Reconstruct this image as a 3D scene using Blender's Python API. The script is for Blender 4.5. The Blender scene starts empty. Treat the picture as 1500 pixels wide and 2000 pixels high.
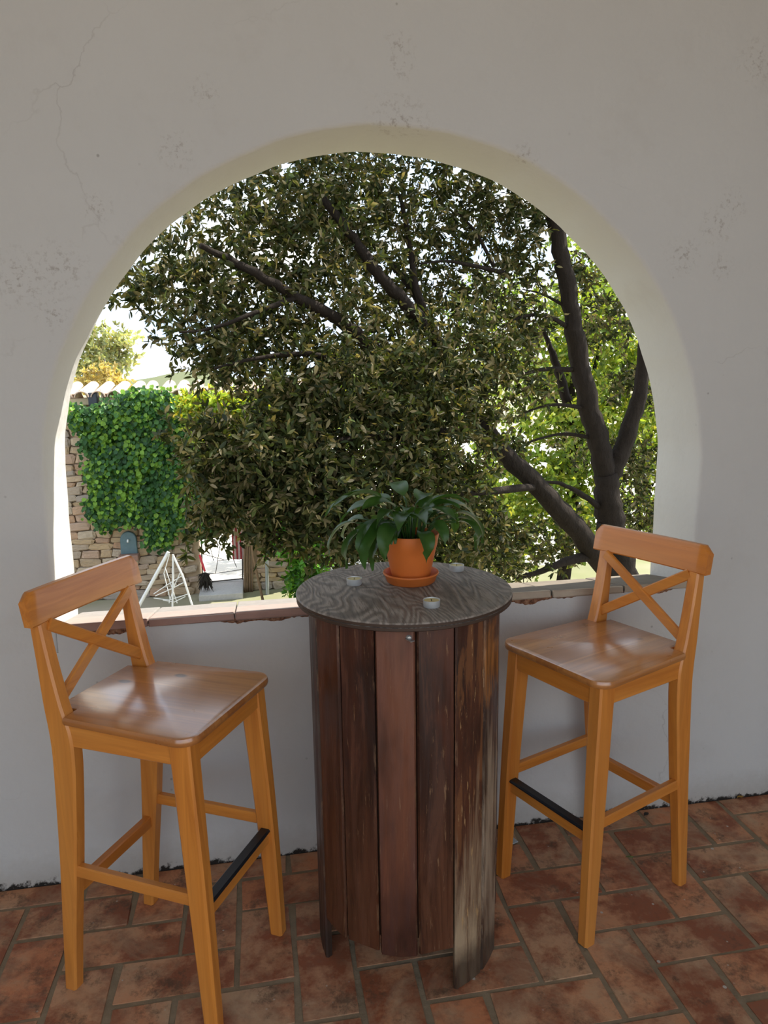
import bpy, bmesh, math, random
import numpy as np
from mathutils import Vector, Matrix
random.seed(7); rng = np.random.default_rng(7)
PI = math.pi
sc = bpy.context.scene
COL = sc.collection

# ------------------------------------------------------------------ camera
F, PITCH, ROLL, YAW = 1410.15, math.radians(10.559), math.radians(-0.930), math.radians(9.904)
CAM = Vector((-0.363, -2.079, 1.483))
def ray(u, v):
    a = (u-750)/F; b = (v-1000)/F
    uu = a*math.cos(ROLL)+b*math.sin(ROLL); vv = -a*math.sin(ROLL)+b*math.cos(ROLL)
    d = (uu, math.cos(PITCH)-vv*math.sin(PITCH), -math.sin(PITCH)-vv*math.cos(PITCH))
    c, s = math.cos(YAW), math.sin(YAW)
    return Vector((c*d[0]+s*d[1], -s*d[0]+c*d[1], d[2]))
def at(u, v, Y):                       # point of the place seen at pixel (u, v), at depth y = Y
    d = ray(u, v); return CAM + d*((Y-CAM.y)/d.y)
cd = bpy.data.cameras.new('camera'); cam = bpy.data.objects.new('camera', cd); COL.objects.link(cam)
cd.sensor_fit = 'VERTICAL'; cd.sensor_height = 36; cd.lens = F/2000*36; cd.clip_start = 0.05; cd.clip_end = 2000
fw = ray(750, 1000).normalized(); rt = (ray(1750, 1000)-ray(750, 1000)).normalized(); up = rt.cross(fw)
m = Matrix((rt, up, -fw)).transposed().to_4x4(); m.translation = CAM
cam.matrix_world = m; sc.camera = cam

# ------------------------------------------------------------------ view, sky, sun
vs = sc.view_settings
vs.view_transform = 'Standard'; vs.look = 'None'; vs.gamma = 1; vs.use_curve_mapping = False
vs.exposure = 0.0
SKY = 1.9
SUN = 10.0
w = bpy.data.worlds.new('sky'); sc.world = w; w.use_nodes = True
nt = w.node_tree; nt.nodes.clear()
o = nt.nodes.new('ShaderNodeOutputWorld'); bg = nt.nodes.new('ShaderNodeBackground')
tc = nt.nodes.new('ShaderNodeTexCoord'); mp = nt.nodes.new('ShaderNodeMapping'); mp.inputs['Scale'].default_value = (1.6, 1.6, 4)
nz = nt.nodes.new('ShaderNodeTexNoise'); nz.inputs['Scale'].default_value = 2.2; nz.inputs['Detail'].default_value = 7
cr = nt.nodes.new('ShaderNodeValToRGB')
cr.color_ramp.elements[0].position = .42; cr.color_ramp.elements[0].color = (.55, .72, .95, 1)
cr.color_ramp.elements[1].position = .66; cr.color_ramp.elements[1].color = (1.0, .98, .95, 1)
nt.links.new(tc.outputs['Generated'], mp.inputs[0]); nt.links.new(mp.outputs[0], nz.inputs['Vector'])
nt.links.new(nz.outputs['Fac'], cr.inputs[0]); nt.links.new(cr.outputs[0], bg.inputs[0])
bg.inputs[1].default_value = SKY; nt.links.new(bg.outputs[0], o.inputs[0])
sd = bpy.data.lights.new('sun_offscreen', 'SUN'); sd.energy = SUN; sd.angle = math.radians(.6); sd.color = (1, .95, .86)
so = bpy.data.objects.new('sun_offscreen', sd); COL.objects.link(so)
SUNDIR = Vector((.90, .27, 1.35)).normalized()
so.rotation_euler = SUNDIR.to_track_quat('Z', 'Y').to_euler(); so.location = (6, 4, 9)

# ------------------------------------------------------------------ helpers
def obj(name, me, mat=None, parent=None, label=None, cat=None, group=None, kind=None):
    if isinstance(me, bmesh.types.BMesh):
        b = me; me = bpy.data.meshes.new(name); b.to_mesh(me); b.free()
    ob = bpy.data.objects.new(name, me); COL.objects.link(ob)
    if mat is not None and me is not None and len(me.materials) == 0: me.materials.append(mat)
    if parent is not None: ob.parent = parent
    if label: ob['label'] = label
    if cat: ob['category'] = cat
    if group: ob['group'] = group
    if kind: ob['kind'] = kind
    return ob
def thing(name, label, cat, loc=(0, 0, 0), rz=0, group=None, kind=None):
    ob = obj(name, None, None, None, label, cat, group, kind); ob.location = loc; ob.rotation_euler = (0, 0, rz); return ob
def smooth(ob, ang=None):
    me = ob.data; me.polygons.foreach_set('use_smooth', [True]*len(me.polygons))
    if ang: me.set_sharp_from_angle(angle=math.radians(ang))
    return ob
def pydata(name, V, Fc):
    me = bpy.data.meshes.new(name); me.from_pydata([tuple(v) for v in V], [], [tuple(f) for f in Fc]); me.update(); return me
def box(b, c, s, rot=None, bev=0, seg=2):
    r = bmesh.ops.create_cube(b, size=1); vs_ = r['verts']
    M = Matrix.Translation(c) @ (rot.to_4x4() if rot else Matrix()) @ Matrix.Diagonal((*s, 1))
    bmesh.ops.transform(b, matrix=M, verts=vs_)
    if bev:
        es = list({e for v in vs_ for e in v.link_edges})
        bmesh.ops.bevel(b, geom=es, offset=bev, segments=seg, affect='EDGES', profile=.5, clamp_overlap=True)
def loft(b, secs, close_ring=True, cap=True):       # secs: list of rings, each a list of points
    rings = [[b.verts.new(p) for p in s] for s in secs]; n = len(rings[0])
    for r0, r1 in zip(rings, rings[1:]):
        for i in range(n if close_ring else n-1):
            j = (i+1) % n; b.faces.new((r0[i], r0[j], r1[j], r1[i]))
    if cap and close_ring:
        b.faces.new(rings[0][::-1]); b.faces.new(rings[-1])
    return rings
def tube(b, pts, rad, n=8, cap=True):
    pts = [Vector(p) for p in pts]; k = len(pts)
    rad = rad if hasattr(rad, '__len__') else [rad]*k
    secs = []; ref = None
    for i, p in enumerate(pts):
        t = (pts[min(i+1, k-1)]-pts[max(i-1, 0)]).normalized()
        if ref is None:
            ref = t.orthogonal().normalized()
        ref = (ref-t*ref.dot(t)).normalized(); bn = t.cross(ref)
        secs.append([p+(ref*math.cos(2*PI*j/n)+bn*math.sin(2*PI*j/n))*rad[i] for j in range(n)])
    loft(b, secs, True, cap)
def lathe(b, prof, n=40, c=(0, 0, 0), closed=False):
    rings = []
    for r, z in prof:
        if r < 1e-5: rings.append([b.verts.new((c[0], c[1], c[2]+z))])
        else: rings.append([b.verts.new((c[0]+r*math.cos(2*PI*i/n), c[1]+r*math.sin(2*PI*i/n), c[2]+z)) for i in range(n)])
    for r0, r1 in zip(rings, rings[1:]):
        for i in range(n):
            j = (i+1) % n
            if len(r0) == 1 and len(r1) == 1: continue
            if len(r0) == 1: b.faces.new((r0[0], r1[j], r1[i]))
            elif len(r1) == 1: b.faces.new((r0[i], r0[j], r1[0]))
            else: b.faces.new((r0[i], r0[j], r1[j], r1[i]))
def spline(pts, n=6):                 # Catmull-Rom through points of any dimension
    P = [np.array(p, float) for p in pts]; P = [2*P[0]-P[1]]+P+[2*P[-1]-P[-2]]; out = []
    for i in range(1, len(P)-2):
        for k in range(n):
            t = k/n
            out.append(.5*((2*P[i])+(-P[i-1]+P[i+1])*t+(2*P[i-1]-5*P[i]+4*P[i+1]-P[i+2])*t*t+(-P[i-1]+3*P[i]-3*P[i+1]+P[i+2])*t**3))
    out.append(P[-2]); return out

# ------------------------------------------------------------------ material helpers
class Mat:
    def __init__(s, name, rough=.6, spec=.5):
        s.m = bpy.data.materials.new(name); s.m.use_nodes = True; s.t = s.m.node_tree
        s.b = s.t.nodes['Principled BSDF']; s.b.inputs['Roughness'].default_value = rough
        s.b.inputs['Specular IOR Level'].default_value = spec
    def n(s, typ, **kw):
        nd = s.t.nodes.new('ShaderNode'+typ)
        for k, v in kw.items():
            if k in nd.inputs.keys(): nd.inputs[k].default_value = v
            else: setattr(nd, k, v)
        return nd
    def l(s, a, b): s.t.links.new(a, b)
    def coord(s, scale=(1, 1, 1), out='Object', rand=0.0, loc=(0, 0, 0), rot=(0, 0, 0)):
        t = s.n('TexCoord'); mp = s.n('Mapping'); mp.inputs['Scale'].default_value = scale; mp.inputs['Location'].default_value = loc; mp.inputs['Rotation'].default_value = rot
        s.l(t.outputs[out], mp.inputs[0])
        if rand:
            oi = s.n('ObjectInfo'); a = s.n('VectorMath', operation='SCALE'); a.inputs[0].default_value = (rand, rand*1.7, rand*.6)
            s.l(oi.outputs['Random'], a.inputs['Scale']); ad = s.n('VectorMath', operation='ADD')
            s.l(mp.outputs[0], ad.inputs[0]); s.l(a.outputs[0], ad.inputs[1]); return ad.outputs[0]
        return mp.outputs[0]
    def noise(s, vec, scale=5, detail=4, rough=.55, dist=0):
        nd = s.n('TexNoise', Scale=scale, Detail=detail, Roughness=rough, Distortion=dist); s.l(vec, nd.inputs['Vector']); return nd.outputs['Fac']
    def ramp(s, fac, stops, interp='LINEAR'):
        r = s.n('ValToRGB'); cr = r.color_ramp; cr.interpolation = interp
        while len(cr.elements) < len(stops): cr.elements.new(.5)
        for e, (p, c) in zip(cr.elements, stops):
            e.position = p; e.color = (c, c, c, 1) if isinstance(c, (int, float)) else (*c, 1)
        s.l(fac, r.inputs[0]); return r.outputs[0]
    def mix(s, fac, a, b, mode='MIX'):
        nd = s.n('Mix', data_type='RGBA', blend_type=mode); nd.clamp_result = True
        for sock, v in ((nd.inputs[0], fac), (nd.inputs[6], a), (nd.inputs[7], b)):
            if isinstance(v, (int, float)): sock.default_value = v
            elif isinstance(v, tuple): sock.default_value = (*v, 1)
            else: s.l(v, sock)
        return nd.outputs[2]
    def math(s, op, a, b=0.0, clamp=False):
        nd = s.n('Math', operation=op); nd.use_clamp = clamp
        for sock, v in ((nd.inputs[0], a), (nd.inputs[1], b)):
            if isinstance(v, (int, float)): sock.default_value = v
            else: s.l(v, sock)
        return nd.outputs[0]
    def sep(s, vec):
        nd = s.n('SeparateXYZ'); s.l(vec, nd.inputs[0]); return nd.outputs
    def col(s, c):
        if isinstance(c, tuple): s.b.inputs['Base Color'].default_value = (*c, 1)
        else: s.l(c, s.b.inputs['Base Color'])
        return s
    def rough(s, r): s.l(r, s.b.inputs['Roughness']); return s
    def bump(s, h, strength=.3, dist=.01):
        nd = s.n('Bump', Strength=strength, Distance=dist); s.l(h, nd.inputs['Height']); s.l(nd.outputs[0], s.b.inputs['Normal']); return s
def plain(name, c, rough=.6, spec=.4, metal=0):
    m_ = Mat(name, rough, spec); m_.b.inputs['Metallic'].default_value = metal
    v = m_.coord(); f = m_.noise(v, 30, 3)
    m_.col(m_.mix(f, tuple(x*.82 for x in c), tuple(min(1, x*1.15) for x in c))); return m_.m

# plaster wall: off-white lime wash with smudges, bare spots and a grimy foot
def plaster_material():
    m_ = Mat('lime_plaster', .85, .25); v = m_.coord()
    big = m_.noise(v, 1.3, 5, .6); fine = m_.noise(v, 40, 4, .6)
    c = m_.mix(big, (.545, .525, .488), (.615, .602, .570))
    c = m_.mix(m_.ramp(m_.noise(v, 3.1, 6, .7), [(.55, 0.0), (.75, .30)]), c, (.46, .425, .38))
    # smudges at their places on the wall
    sm = None
    for (u, vv, r) in [(45, 545, .10), (115, 525, .09), (190, 405, .05), (105, 612, .06), (780, 90, .05), (785, 125, .05), (1430, 400, .06), (1400, 440, .07), (1335, 500, .07), (1410, 520, .05), (345, 295, .06), (400, 180, .05), (780, 246, .11), (1025, 308, .05), (1480, 120, .08), (750, 275, .05)]:
        p = at(u, vv, 0)
        d = m_.n('VectorMath', operation='DISTANCE'); m_.l(v, d.inputs[0]); d.inputs[1].default_value = p
        k = m_.math('SUBTRACT', 1.0, m_.math('DIVIDE', d.outputs['Value'], r), True)
        sm = k if sm is None else m_.math('MAXIMUM', sm, k)
    sp = m_.ramp(m_.noise(v, 55, 5, .75), [(.52, 0.0), (.62, 1.0)])
    c = m_.mix(m_.math('MULTIPLY', m_.math('MULTIPLY', sm, sp), .65, True), c, (.27, .22, .18))
    # hairline cracks
    ck = m_.n('TexVoronoi', feature='DISTANCE_TO_EDGE', Scale=1.4); wv = m_.n('VectorMath', operation='ADD')
    n3 = m_.n('TexNoise', Scale=6, Detail=5); m_.l(v, n3.inputs['Vector']); sc3 = m_.n('VectorMath', operation='SCALE'); sc3.inputs['Scale'].default_value = .35
    m_.l(n3.outputs['Color'], sc3.inputs[0]); m_.l(v, wv.inputs[0]); m_.l(sc3.outputs[0], wv.inputs[1]); m_.l(wv.outputs[0], ck.inputs['Vector'])
    crack = m_.math('MULTIPLY', m_.ramp(ck.outputs['Distance'], [(0, 1.0), (.006, 0.0)]), m_.ramp(m_.noise(v, 1.9, 2), [(.55, 0.0), (.66, .5)]))
    c = m_.mix(crack, c, (.36, .33, .30))
    # dark specks all over
    vz = m_.n('TexVoronoi', Scale=16); m_.l(v, vz.inputs['Vector'])
    c = m_.mix(m_.math('MULTIPLY', m_.ramp(vz.outputs['Distance'], [(.04, 1.0), (.08, 0.0)]), m_.ramp(m_.noise(v, 4, 3), [(.55, 0.0), (.65, .7)])), c, (.24, .21, .18))
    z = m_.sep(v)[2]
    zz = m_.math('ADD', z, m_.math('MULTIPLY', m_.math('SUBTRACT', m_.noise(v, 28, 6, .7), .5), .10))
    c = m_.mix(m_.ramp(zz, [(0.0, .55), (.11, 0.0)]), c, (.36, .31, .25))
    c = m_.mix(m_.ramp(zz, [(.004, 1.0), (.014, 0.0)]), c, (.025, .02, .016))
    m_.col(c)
    m_.bump(m_.math('ADD', m_.math('MULTIPLY', m_.noise(v, 6, 4), 1.0), m_.math('MULTIPLY', fine, .25)), .35, .02); return m_.m
PLASTER = plaster_material()
def tile_material():
    m_ = Mat('terracotta_tile', .55, .3); v = m_.coord(rand=9.0); g = m_.coord(out='Object', rand=3)
    oi = m_.n('ObjectInfo')
    base = m_.ramp(oi.outputs['Random'], [(0, (.50, .215, .100)), (.25, (.58, .275, .140)), (.5, (.46, .245, .135)), (.7, (.56, .210, .094)), (.85, (.50, .295, .165)), (1, (.58, .245, .118))])
    c = m_.mix(m_.ramp(m_.noise(v, 7, 7, .68), [(.44, 0.0), (.56, .9)]), base, (.26, .078, .036))
    c = m_.mix(m_.ramp(m_.noise(v, 3.6, 6, .7, .5), [(.47, 0.0), (.66, .8)]), c, (.50, .34, .205))
    c = m_.mix(m_.ramp(m_.noise(v, 8, 7, .78), [(.54, 0.0), (.64, .8)]), c, (.11, .066, .040))
    c = m_.mix(m_.ramp(m_.noise(v, 45, 5, .7), [(.5, 0.0), (.7, .35)]), c, (.19, .11, .068))
    vo = m_.n('TexVoronoi', Scale=9); m_.l(v, vo.inputs['Vector'])
    c = m_.mix(m_.ramp(vo.outputs['Distance'], [(.035, .9), (.05, 0.0)]), c, (.52, .47, .40))
    vo2 = m_.n('TexVoronoi', Scale=38); m_.l(v, vo2.inputs['Vector'])
    c = m_.mix(m_.math('MULTIPLY', m_.ramp(vo2.outputs['Distance'], [(.08, .8), (.12, 0.0)]), m_.ramp(m_.noise(v, 8, 2), [(.55, 0.0), (.62, 1.0)])), c, (.50, .45, .38))
    m_.col(c); m_.rough(m_.ramp(m_.noise(v, 12, 3), [(.3, .42), (.7, .7)]))
    m_.bump(m_.noise(v, 22, 5, .6), .25, .006); return m_.m
TILE = tile_material()
def mortar_material():
    m_ = Mat('floor_mortar', .95, .15); v = m_.coord()
    c = m_.mix(m_.noise(v, 14, 5, .7), (.13, .095, .060), (.40, .305, .195)); m_.col(c); m_.bump(m_.noise(v, 60, 4), .6, .004); return m_.m
MORTAR = mortar_material()
def pine(name, axis):                 # honey-stained pine, grain along one local axis
    s = [46, 46, 46]; s[axis] = 2.2
    m_ = Mat(name, .32, .5); v = m_.coord(tuple(s), rand=40.0)
    oi = m_.n('ObjectInfo')
    base = m_.ramp(oi.outputs['Random'], [(0, (.64, .222, .032)), (.5, (.70, .258, .042)), (1, (.58, .188, .026))])
    g = m_.noise(v, 1.0, 5, .6, .8)
    c = m_.mix(m_.ramp(g, [(.35, 0.0), (.65, .75)]), base, (.46, .138, .018))
    b2 = [9, 9, 9]; b2[axis] = .9
    c = m_.mix(m_.ramp(m_.noise(m_.coord(tuple(b2), rand=13.0), 1, 3), [(.4, 0.0), (.65, .35)]), c, (.68, .32, .08))
    vo = m_.n('TexVoronoi', Scale=1.0); k = [5.0, 5.0, 5.0]; k[axis] = 2.6; m_.l(m_.coord(tuple(k), rand=5.0), vo.inputs['Vector'])
    c = m_.mix(m_.ramp(vo.outputs['Distance'], [(.03, .6), (.06, 0.0)]), c, (.14, .05, .016))
    m_.col(c); m_.rough(m_.ramp(g, [(.3, .27), (.7, .40)])); m_.bump(g, .06, .002)
    m_.b.inputs['Coat Weight'].default_value = .25; m_.b.inputs['Coat Roughness'].default_value = .22; return m_.m
PINE = [pine('pine_grain_x', 0), pine('pine_grain_y', 1), pine('pine_grain_z', 2)]
def seat_material():
    m_ = Mat('pine_seat', .30, .5); v = m_.coord()
    y = m_.sep(v)[1]; st = m_.math('FLOOR', m_.math('MULTIPLY', m_.math('ADD', y, .5), 13.0))
    wn = m_.n('TexWhiteNoise', noise_dimensions='1D'); m_.l(st, wn.inputs['W'])
    base = m_.ramp(wn.outputs['Value'], [(0, (.46, .175, .042)), (.5, (.56, .235, .062)), (1, (.40, .145, .036))])
    g = m_.noise(m_.coord((2.2, 46, 46), rand=20.0), 1, 5, .6, .8)
    c = m_.mix(m_.ramp(g, [(.35, 0.0), (.65, .7)]), base, (.30, .10, .024))
    vo = m_.n('TexVoronoi', Scale=1.0); m_.l(m_.coord((4, 7, 7), rand=5.0), vo.inputs['Vector'])
    c = m_.mix(m_.ramp(vo.outputs['Distance'], [(.05, .9), (.09, 0.0)]), c, (.06, .024, .012))
    m_.col(c); m_.rough(m_.ramp(m_.noise(v, 14, 4), [(.3, .26), (.7, .40)])); m_.bump(g, .05, .002)
    m_.b.inputs['Coat Weight'].default_value = 1.0; m_.b.inputs['Coat Roughness'].default_value = .20; m_.b.inputs['Coat IOR'].default_value = 1.75; return m_.m
SEAT = seat_material()
BLACK = plain('black_foot_strip', (.014, .015, .018), .32, .5)
def stave_material(name, c0, c1, wear, wearcol, low, lowcol, streak, streakcol, zlo=(.25, .70), band=None):
    m_ = Mat(name, .36, .5); v = m_.coord(rand=7.0); z = m_.sep(m_.coord())[2]
    fine = m_.noise(m_.coord((42, 42, 2.2), rand=30.0), 1, 6, .65, .6)
    c = m_.mix(m_.ramp(fine, [(.3, 0.0), (.7, 1.0)]), c0, c1)
    c = m_.mix(m_.ramp(m_.noise(m_.coord((5, 5, 2.0), rand=11.0), 1, 4, .6), [(.42, 0.0), (.62, .9)]), c, (.022, .010, .007))
    pat = m_.noise(m_.coord((26, 26, 2.6), rand=17.0), 1, 7, .72, .5)
    c = m_.mix(m_.math('MULTIPLY', m_.ramp(pat, [(.53, 0.0), (.58, 1.0)]), wear), c, wearcol)
    lowm = m_.math('MULTIPLY', m_.ramp(m_.math('ADD', z, m_.math('MULTIPLY', m_.math('SUBTRACT', fine, .5), .8)), [(zlo[0], 1.0), (zlo[1], 0.0)]), low)
    c = m_.mix(m_.math('MULTIPLY', lowm, m_.ramp(pat, [(.33, 0.0), (.50, 1.0)])), c, lowcol)
    if band:
        zb2 = m_.math('ADD', z, m_.math('MULTIPLY', m_.math('SUBTRACT', m_.noise(v, 14, 5), .5), .25))
        bm_ = m_.ramp(zb2, [(band[0], 0.0), (band[0]+.04, 1.0), (band[1], 1.0), (band[1]+.05, 0.0)])
        c = m_.mix(m_.math('MULTIPLY', bm_, m_.ramp(pat, [(.42, 0.0), (.56, .9)])), c, band[2])
    st = m_.noise(m_.coord((120, 120, 11), rand=23.0), 1, 5, .75)
    c = m_.mix(m_.math('MULTIPLY', m_.ramp(st, [(.615, 0.0), (.66, 1.0)]), streak), c, streakcol)
    ty = m_.math('ABSOLUTE', m_.sep(m_.coord())[1])
    ew = m_.math('MULTIPLY', m_.ramp(ty, [(.0395, 0.0), (.0425, 1.0)]), m_.ramp(m_.noise(m_.coord((30, 30, 9), rand=19.0), 1, 5, .7), [(.54, 0.0), (.66, .6)]))
    c = m_.mix(ew, c, (.30, .17, .09))
    grime = m_.ramp(m_.math('ADD', z, m_.math('MULTIPLY', m_.math('SUBTRACT', m_.noise(v, 18, 5), .5), .10)), [(.05, .8), (.13, 0.0)])
    c = m_.mix(grime, c, (.028, .018, .013))
    m_.col(c); m_.rough(m_.ramp(pat, [(.4, .28), (.62, .6)])); m_.bump(m_.math('ADD', fine, m_.math('MULTIPLY', pat, .6)), .30, .004); return m_.m
PALE = (.40, .27, .15); ORG = (.36, .135, .028)
STV = {'dark': stave_material('stave_dark', (.110, .034, .016), (.055, .016, .009), .35, (.14, .046, .018), .5, (.12, .042, .015), .5, (.26, .14, .07)),
       'red': stave_material('stave_red', (.200, .076, .040), (.145, .050, .027), .22, (.080, .023, .014), .7, (.065, .020, .012), .35, (.28, .16, .09)),
       'mid': stave_material('stave_mid', (.150, .046, .022), (.085, .025, .013), .35, (.13, .045, .018), .7, (.13, .046, .018), .6, (.28, .16, .08)),
       'worn': stave_material('stave_worn', (.115, .038, .018), (.060, .020, .011), .6, (.20, .075, .022), 1.0, (.40, .285, .17), 1.0, (.46, .28, .12), (.16, .46)),
       'bare': stave_material('stave_bare', (.100, .034, .017), (.055, .019, .011), .5, (.15, .05, .02), 1.0, (.35, .26, .175), .6, (.42, .31, .19), (.46, .70), (.70, .86, ORG)),
       'grey': stave_material('stave_grey', (.15, .105, .080), (.085, .055, .040), .5, (.10, .04, .025), .8, (.055, .022, .014), .3, PALE)}
def plywood_material():
    m_ = Mat('weathered_plywood', .62, .35); v = m_.coord((1, 1, 1), rot=(0, 0, .5))
    fld = m_.noise(m_.coord((3.4, 1.25, 1), rot=(0, 0, .5)), 1.5, 2.5, .45, .5)
    g = m_.math('ADD', m_.math('MULTIPLY', m_.math('SINE', m_.math('MULTIPLY', fld, 190.0)), .5), .5)
    c = m_.mix(m_.ramp(g, [(.15, 0.0), (.9, 1.0)]), (.19, .158, .132), (.35, .297, .25))
    c = m_.mix(m_.ramp(m_.noise(v, 6, 5, .65), [(.5, 0.0), (.72, .7)]), c, (.31, .26, .21))
    c = m_.mix(m_.ramp(m_.noise(v, 4.1, 5, .65), [(.55, 0.0), (.7, .5)]), c, (.085, .068, .056))
    c = m_.mix(m_.ramp(m_.noise(m_.coord((90, 14, 90), rot=(0, 0, .5)), 1, 4, .6), [(.5, 0.0), (.7, .45)]), c, (.085, .066, .052))
    c = m_.mix(m_.ramp(m_.noise(m_.coord((160, 12, 100), rot=(0, 0, .5)), 1, 5, .7), [(.50, 0.0), (.62, .55)]), c, (.075, .058, .046))
    m_.col(c); m_.rough(m_.ramp(g, [(.2, .50), (.8, .72)])); m_.bump(g, .35, .003); return m_.m
PLY = plywood_material()
PLYEDGE = plain('plywood_edge', (.055, .032, .020), .6)  # dark brown of dirty wood, with the rim's shade put into the colour
DARKWOOD = plain('dark_wood_core', (.075, .036, .020), .8)
def terracotta(name, c):
    m_ = Mat(name, .55, .35); v = m_.coord(); m_.col(m_.mix(m_.noise(v, 14, 5, .6), tuple(x*.86 for x in c), tuple(min(1, x*1.1) for x in c))); m_.bump(m_.noise(v, 60, 3), .08, .002); return m_.m
POT = terracotta('terracotta_pot', (.66, .165, .030))
SOIL = plain('potting_soil', (.03, .02, .013), .95)
def leafmat(name, ca, cb, rough=.45, trans=.35, tcol=None, attr=False, spec=.4):
    m_ = Mat(name, rough, spec)
    if attr:
        a = m_.n('Attribute', attribute_name='leafcol'); c = a.outputs['Color']
        tcl = m_.mix(1.0, c, tcol or (1.6, 1.5, .5), 'MULTIPLY')
    else:
        v = m_.coord(rand=4); c = m_.mix(m_.noise(v, 22, 3), ca, cb); tcl = m_.mix(.5, c, tcol or (.30, .42, .04))
    m_.col(c)
    if trans:
        tr = m_.n('BsdfTranslucent'); m_.l(tcl, tr.inputs['Color']); mx = m_.n('MixShader'); mx.inputs[0].default_value = trans
        m_.l(m_.b.outputs[0], mx.inputs[1]); m_.l(tr.outputs[0], mx.inputs[2]); m_.l(mx.outputs[0], m_.t.nodes['Material Output'].inputs[0])
    return m_.m
LILY = leafmat('glossy_lily_leaf', (.020, .065, .012), (.050, .125, .020), .34, .22, (.20, .40, .03))
OAKL = leafmat('oak_foliage', None, None, .5, .26, (1.5, 1.4, .5), True, .2)
FOL = leafmat('tree_foliage', None, None, .48, .38, (1.9, 1.75, .6), True)
def bark(name, a, b_):
    m_ = Mat(name, .9, .2); v = m_.coord((14, 14, 5)); f = m_.noise(v, 2, 6, .7); m_.col(m_.mix(f, a, b_)); m_.bump(f, .8, .03); return m_.m
BARK = bark('oak_bark', (.012, .009, .007), (.048, .035, .026))
def stone_material():
    m_ = Mat('rubble_stone', .9, .2); v = m_.coord(rand=8); oi = m_.n('ObjectInfo')
    base = m_.ramp(oi.outputs['Random'], [(0, (.42, .31, .20)), (.25, (.50, .36, .21)), (.5, (.36, .31, .27)), (.7, (.55, .44, .31)), (.85, (.44, .25, .15)), (1, (.48, .42, .35))])
    c = m_.mix(m_.ramp(m_.noise(v, 3, 5), [(.4, 0.0), (.7, .5)]), base, (.30, .24, .18)); m_.col(c); m_.bump(m_.noise(v, 5, 5), .7, .03); return m_.m
STONE = stone_material()
STONEMORTAR = plain('earthen_mortar', (.40, .30, .20), .95)
PALEGROUND = plain('pale_ground', (.72, .68, .60), .95)
def earth_material():
    m_ = Mat('dry_earth', .95, .1); v = m_.coord(); f = m_.noise(v, .6, 7, .65)
    m_.col(m_.mix(m_.ramp(m_.noise(v, .25, 4), [(.4, 0.0), (.6, 1.0)]), m_.mix(f, (.30, .26, .19), (.40, .35, .27)), m_.mix(f, (.17, .18, .09), (.26, .26, .14)))); return m_.m
EARTH = earth_material()

# ------------------------------------------------------------------ setting: porch shell
XC, RA, ZS, D, ZSILL = .041, .983, 1.172, .27, .808       # arch centre, radius, springing, wall depth, sill
def wob(i, a, s): return a*(math.sin(i*.37+s)+.6*math.sin(i*.91+2*s)+.4*math.sin(i*1.7+s*3))
def arch_path():
    pts = []
    for k in range(9): pts.append((XC-RA, ZSILL-.08+(ZS-ZSILL+.08)*k/9, -1, 0))
    for k in range(97):
        a = PI-PI*k/96; pts.append((XC+RA*math.cos(a), ZS+RA*math.sin(a), math.cos(a), math.sin(a)))
    for k in range(1, 10): pts.append((XC+RA, ZS-(ZS-ZSILL+.08)*k/9, 1, 0))
    return pts
AP = arch_path(); NAP = len(AP)
X0, X1, ZT = -3.6, 3.4, 3.3
def outer(x, z, nx, nz):
    cx, cz = XC, ZSILL-.08
    dx, dz = x-cx, z-cz
    t = 1e9
    if dx < -1e-6: t = min(t, (X0-cx)/dx)
    if dx > 1e-6: t = min(t, (X1-cx)/dx)
    if dz > 1e-6: t = min(t, (ZT-cz)/dz)
    return cx+dx*t, cz+dz*t
V = []; Fc = []
R_ = .014
prof = [(0.0, 0, 1.0), (0.0, 0, .35), (0.0, 0, .08)]       # (grow out fraction)
rows = []
def row(fn): rows.append([len(V)+i for i in range(NAP)]); [V.append(fn(i, *AP[i])) for i in range(NAP)]
def off(i, x, z, nx, nz, d, y):
    return (x+nx*(d+wob(i, .0016, 1)), y, z+nz*(d+wob(i, .0016, 1)))
def lerp(i, x, z, nx, nz, t, y):
    xo, zo = outer(x, z, nx, nz); return (x+(xo-x)*t, y, z+(zo-z)*t)
row(lambda i, x, z, nx, nz: lerp(i, x, z, nx, nz, 1.0, 0)); row(lambda i, x, z, nx, nz: lerp(i, x, z, nx, nz, .4, 0)); row(lambda i, x, z, nx, nz: lerp(i, x, z, nx, nz, .12, 0))
row(lambda i, x, z, nx, nz: off(i, x, z, nx, nz, R_*2.2, 0))
for k in range(6):
    a = k/5*PI/2; row(lambda i, x, z, nx, nz: off(i, x, z, nx, nz, R_*(1-math.sin(a)), R_*(1-math.cos(a))))
for k in range(1, 5):
    t = k/5; row(lambda i, x, z, nx, nz: off(i, x, z, nx, nz, .004*t-.004*math.sin(t*PI)+wob(i+k*7, .001, 4), R_+(D-2*R_)*t))
for k in range(5):
    a = k/4*PI/2; row(lambda i, x, z, nx, nz: off(i, x, z, nx, nz, .004+R_*(1-math.cos(a)), D-R_+R_*math.sin(a)))
row(lambda i, x, z, nx, nz: lerp(i, x, z, nx, nz, 1.0, D))
for r0, r1 in zip(rows, rows[1:]):
    for i in range(NAP-1): Fc.append((r0[i], r0[i+1], r1[i+1], r1[i]))
zb = ZSILL-.08
b0 = len(V); ys = (0, D)
V += [(X0, 0, -.3), (X1, 0, -.3), (X1, 0, zb), (X0, 0, zb), (X0, D, -2.2), (X1, D, -2.2), (X1, D, zb), (X0, D, zb)]
Fc += [tuple(b0+a for a in q_) for q_ in ((0, 1, 2, 3), (5, 4, 7, 6), (3, 2, 6, 7))]
b0 = len(V); xa, xb = XC-RA-.004, XC+RA+.004        # parapet between the jambs, its top sloping outwards under the sill
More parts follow.
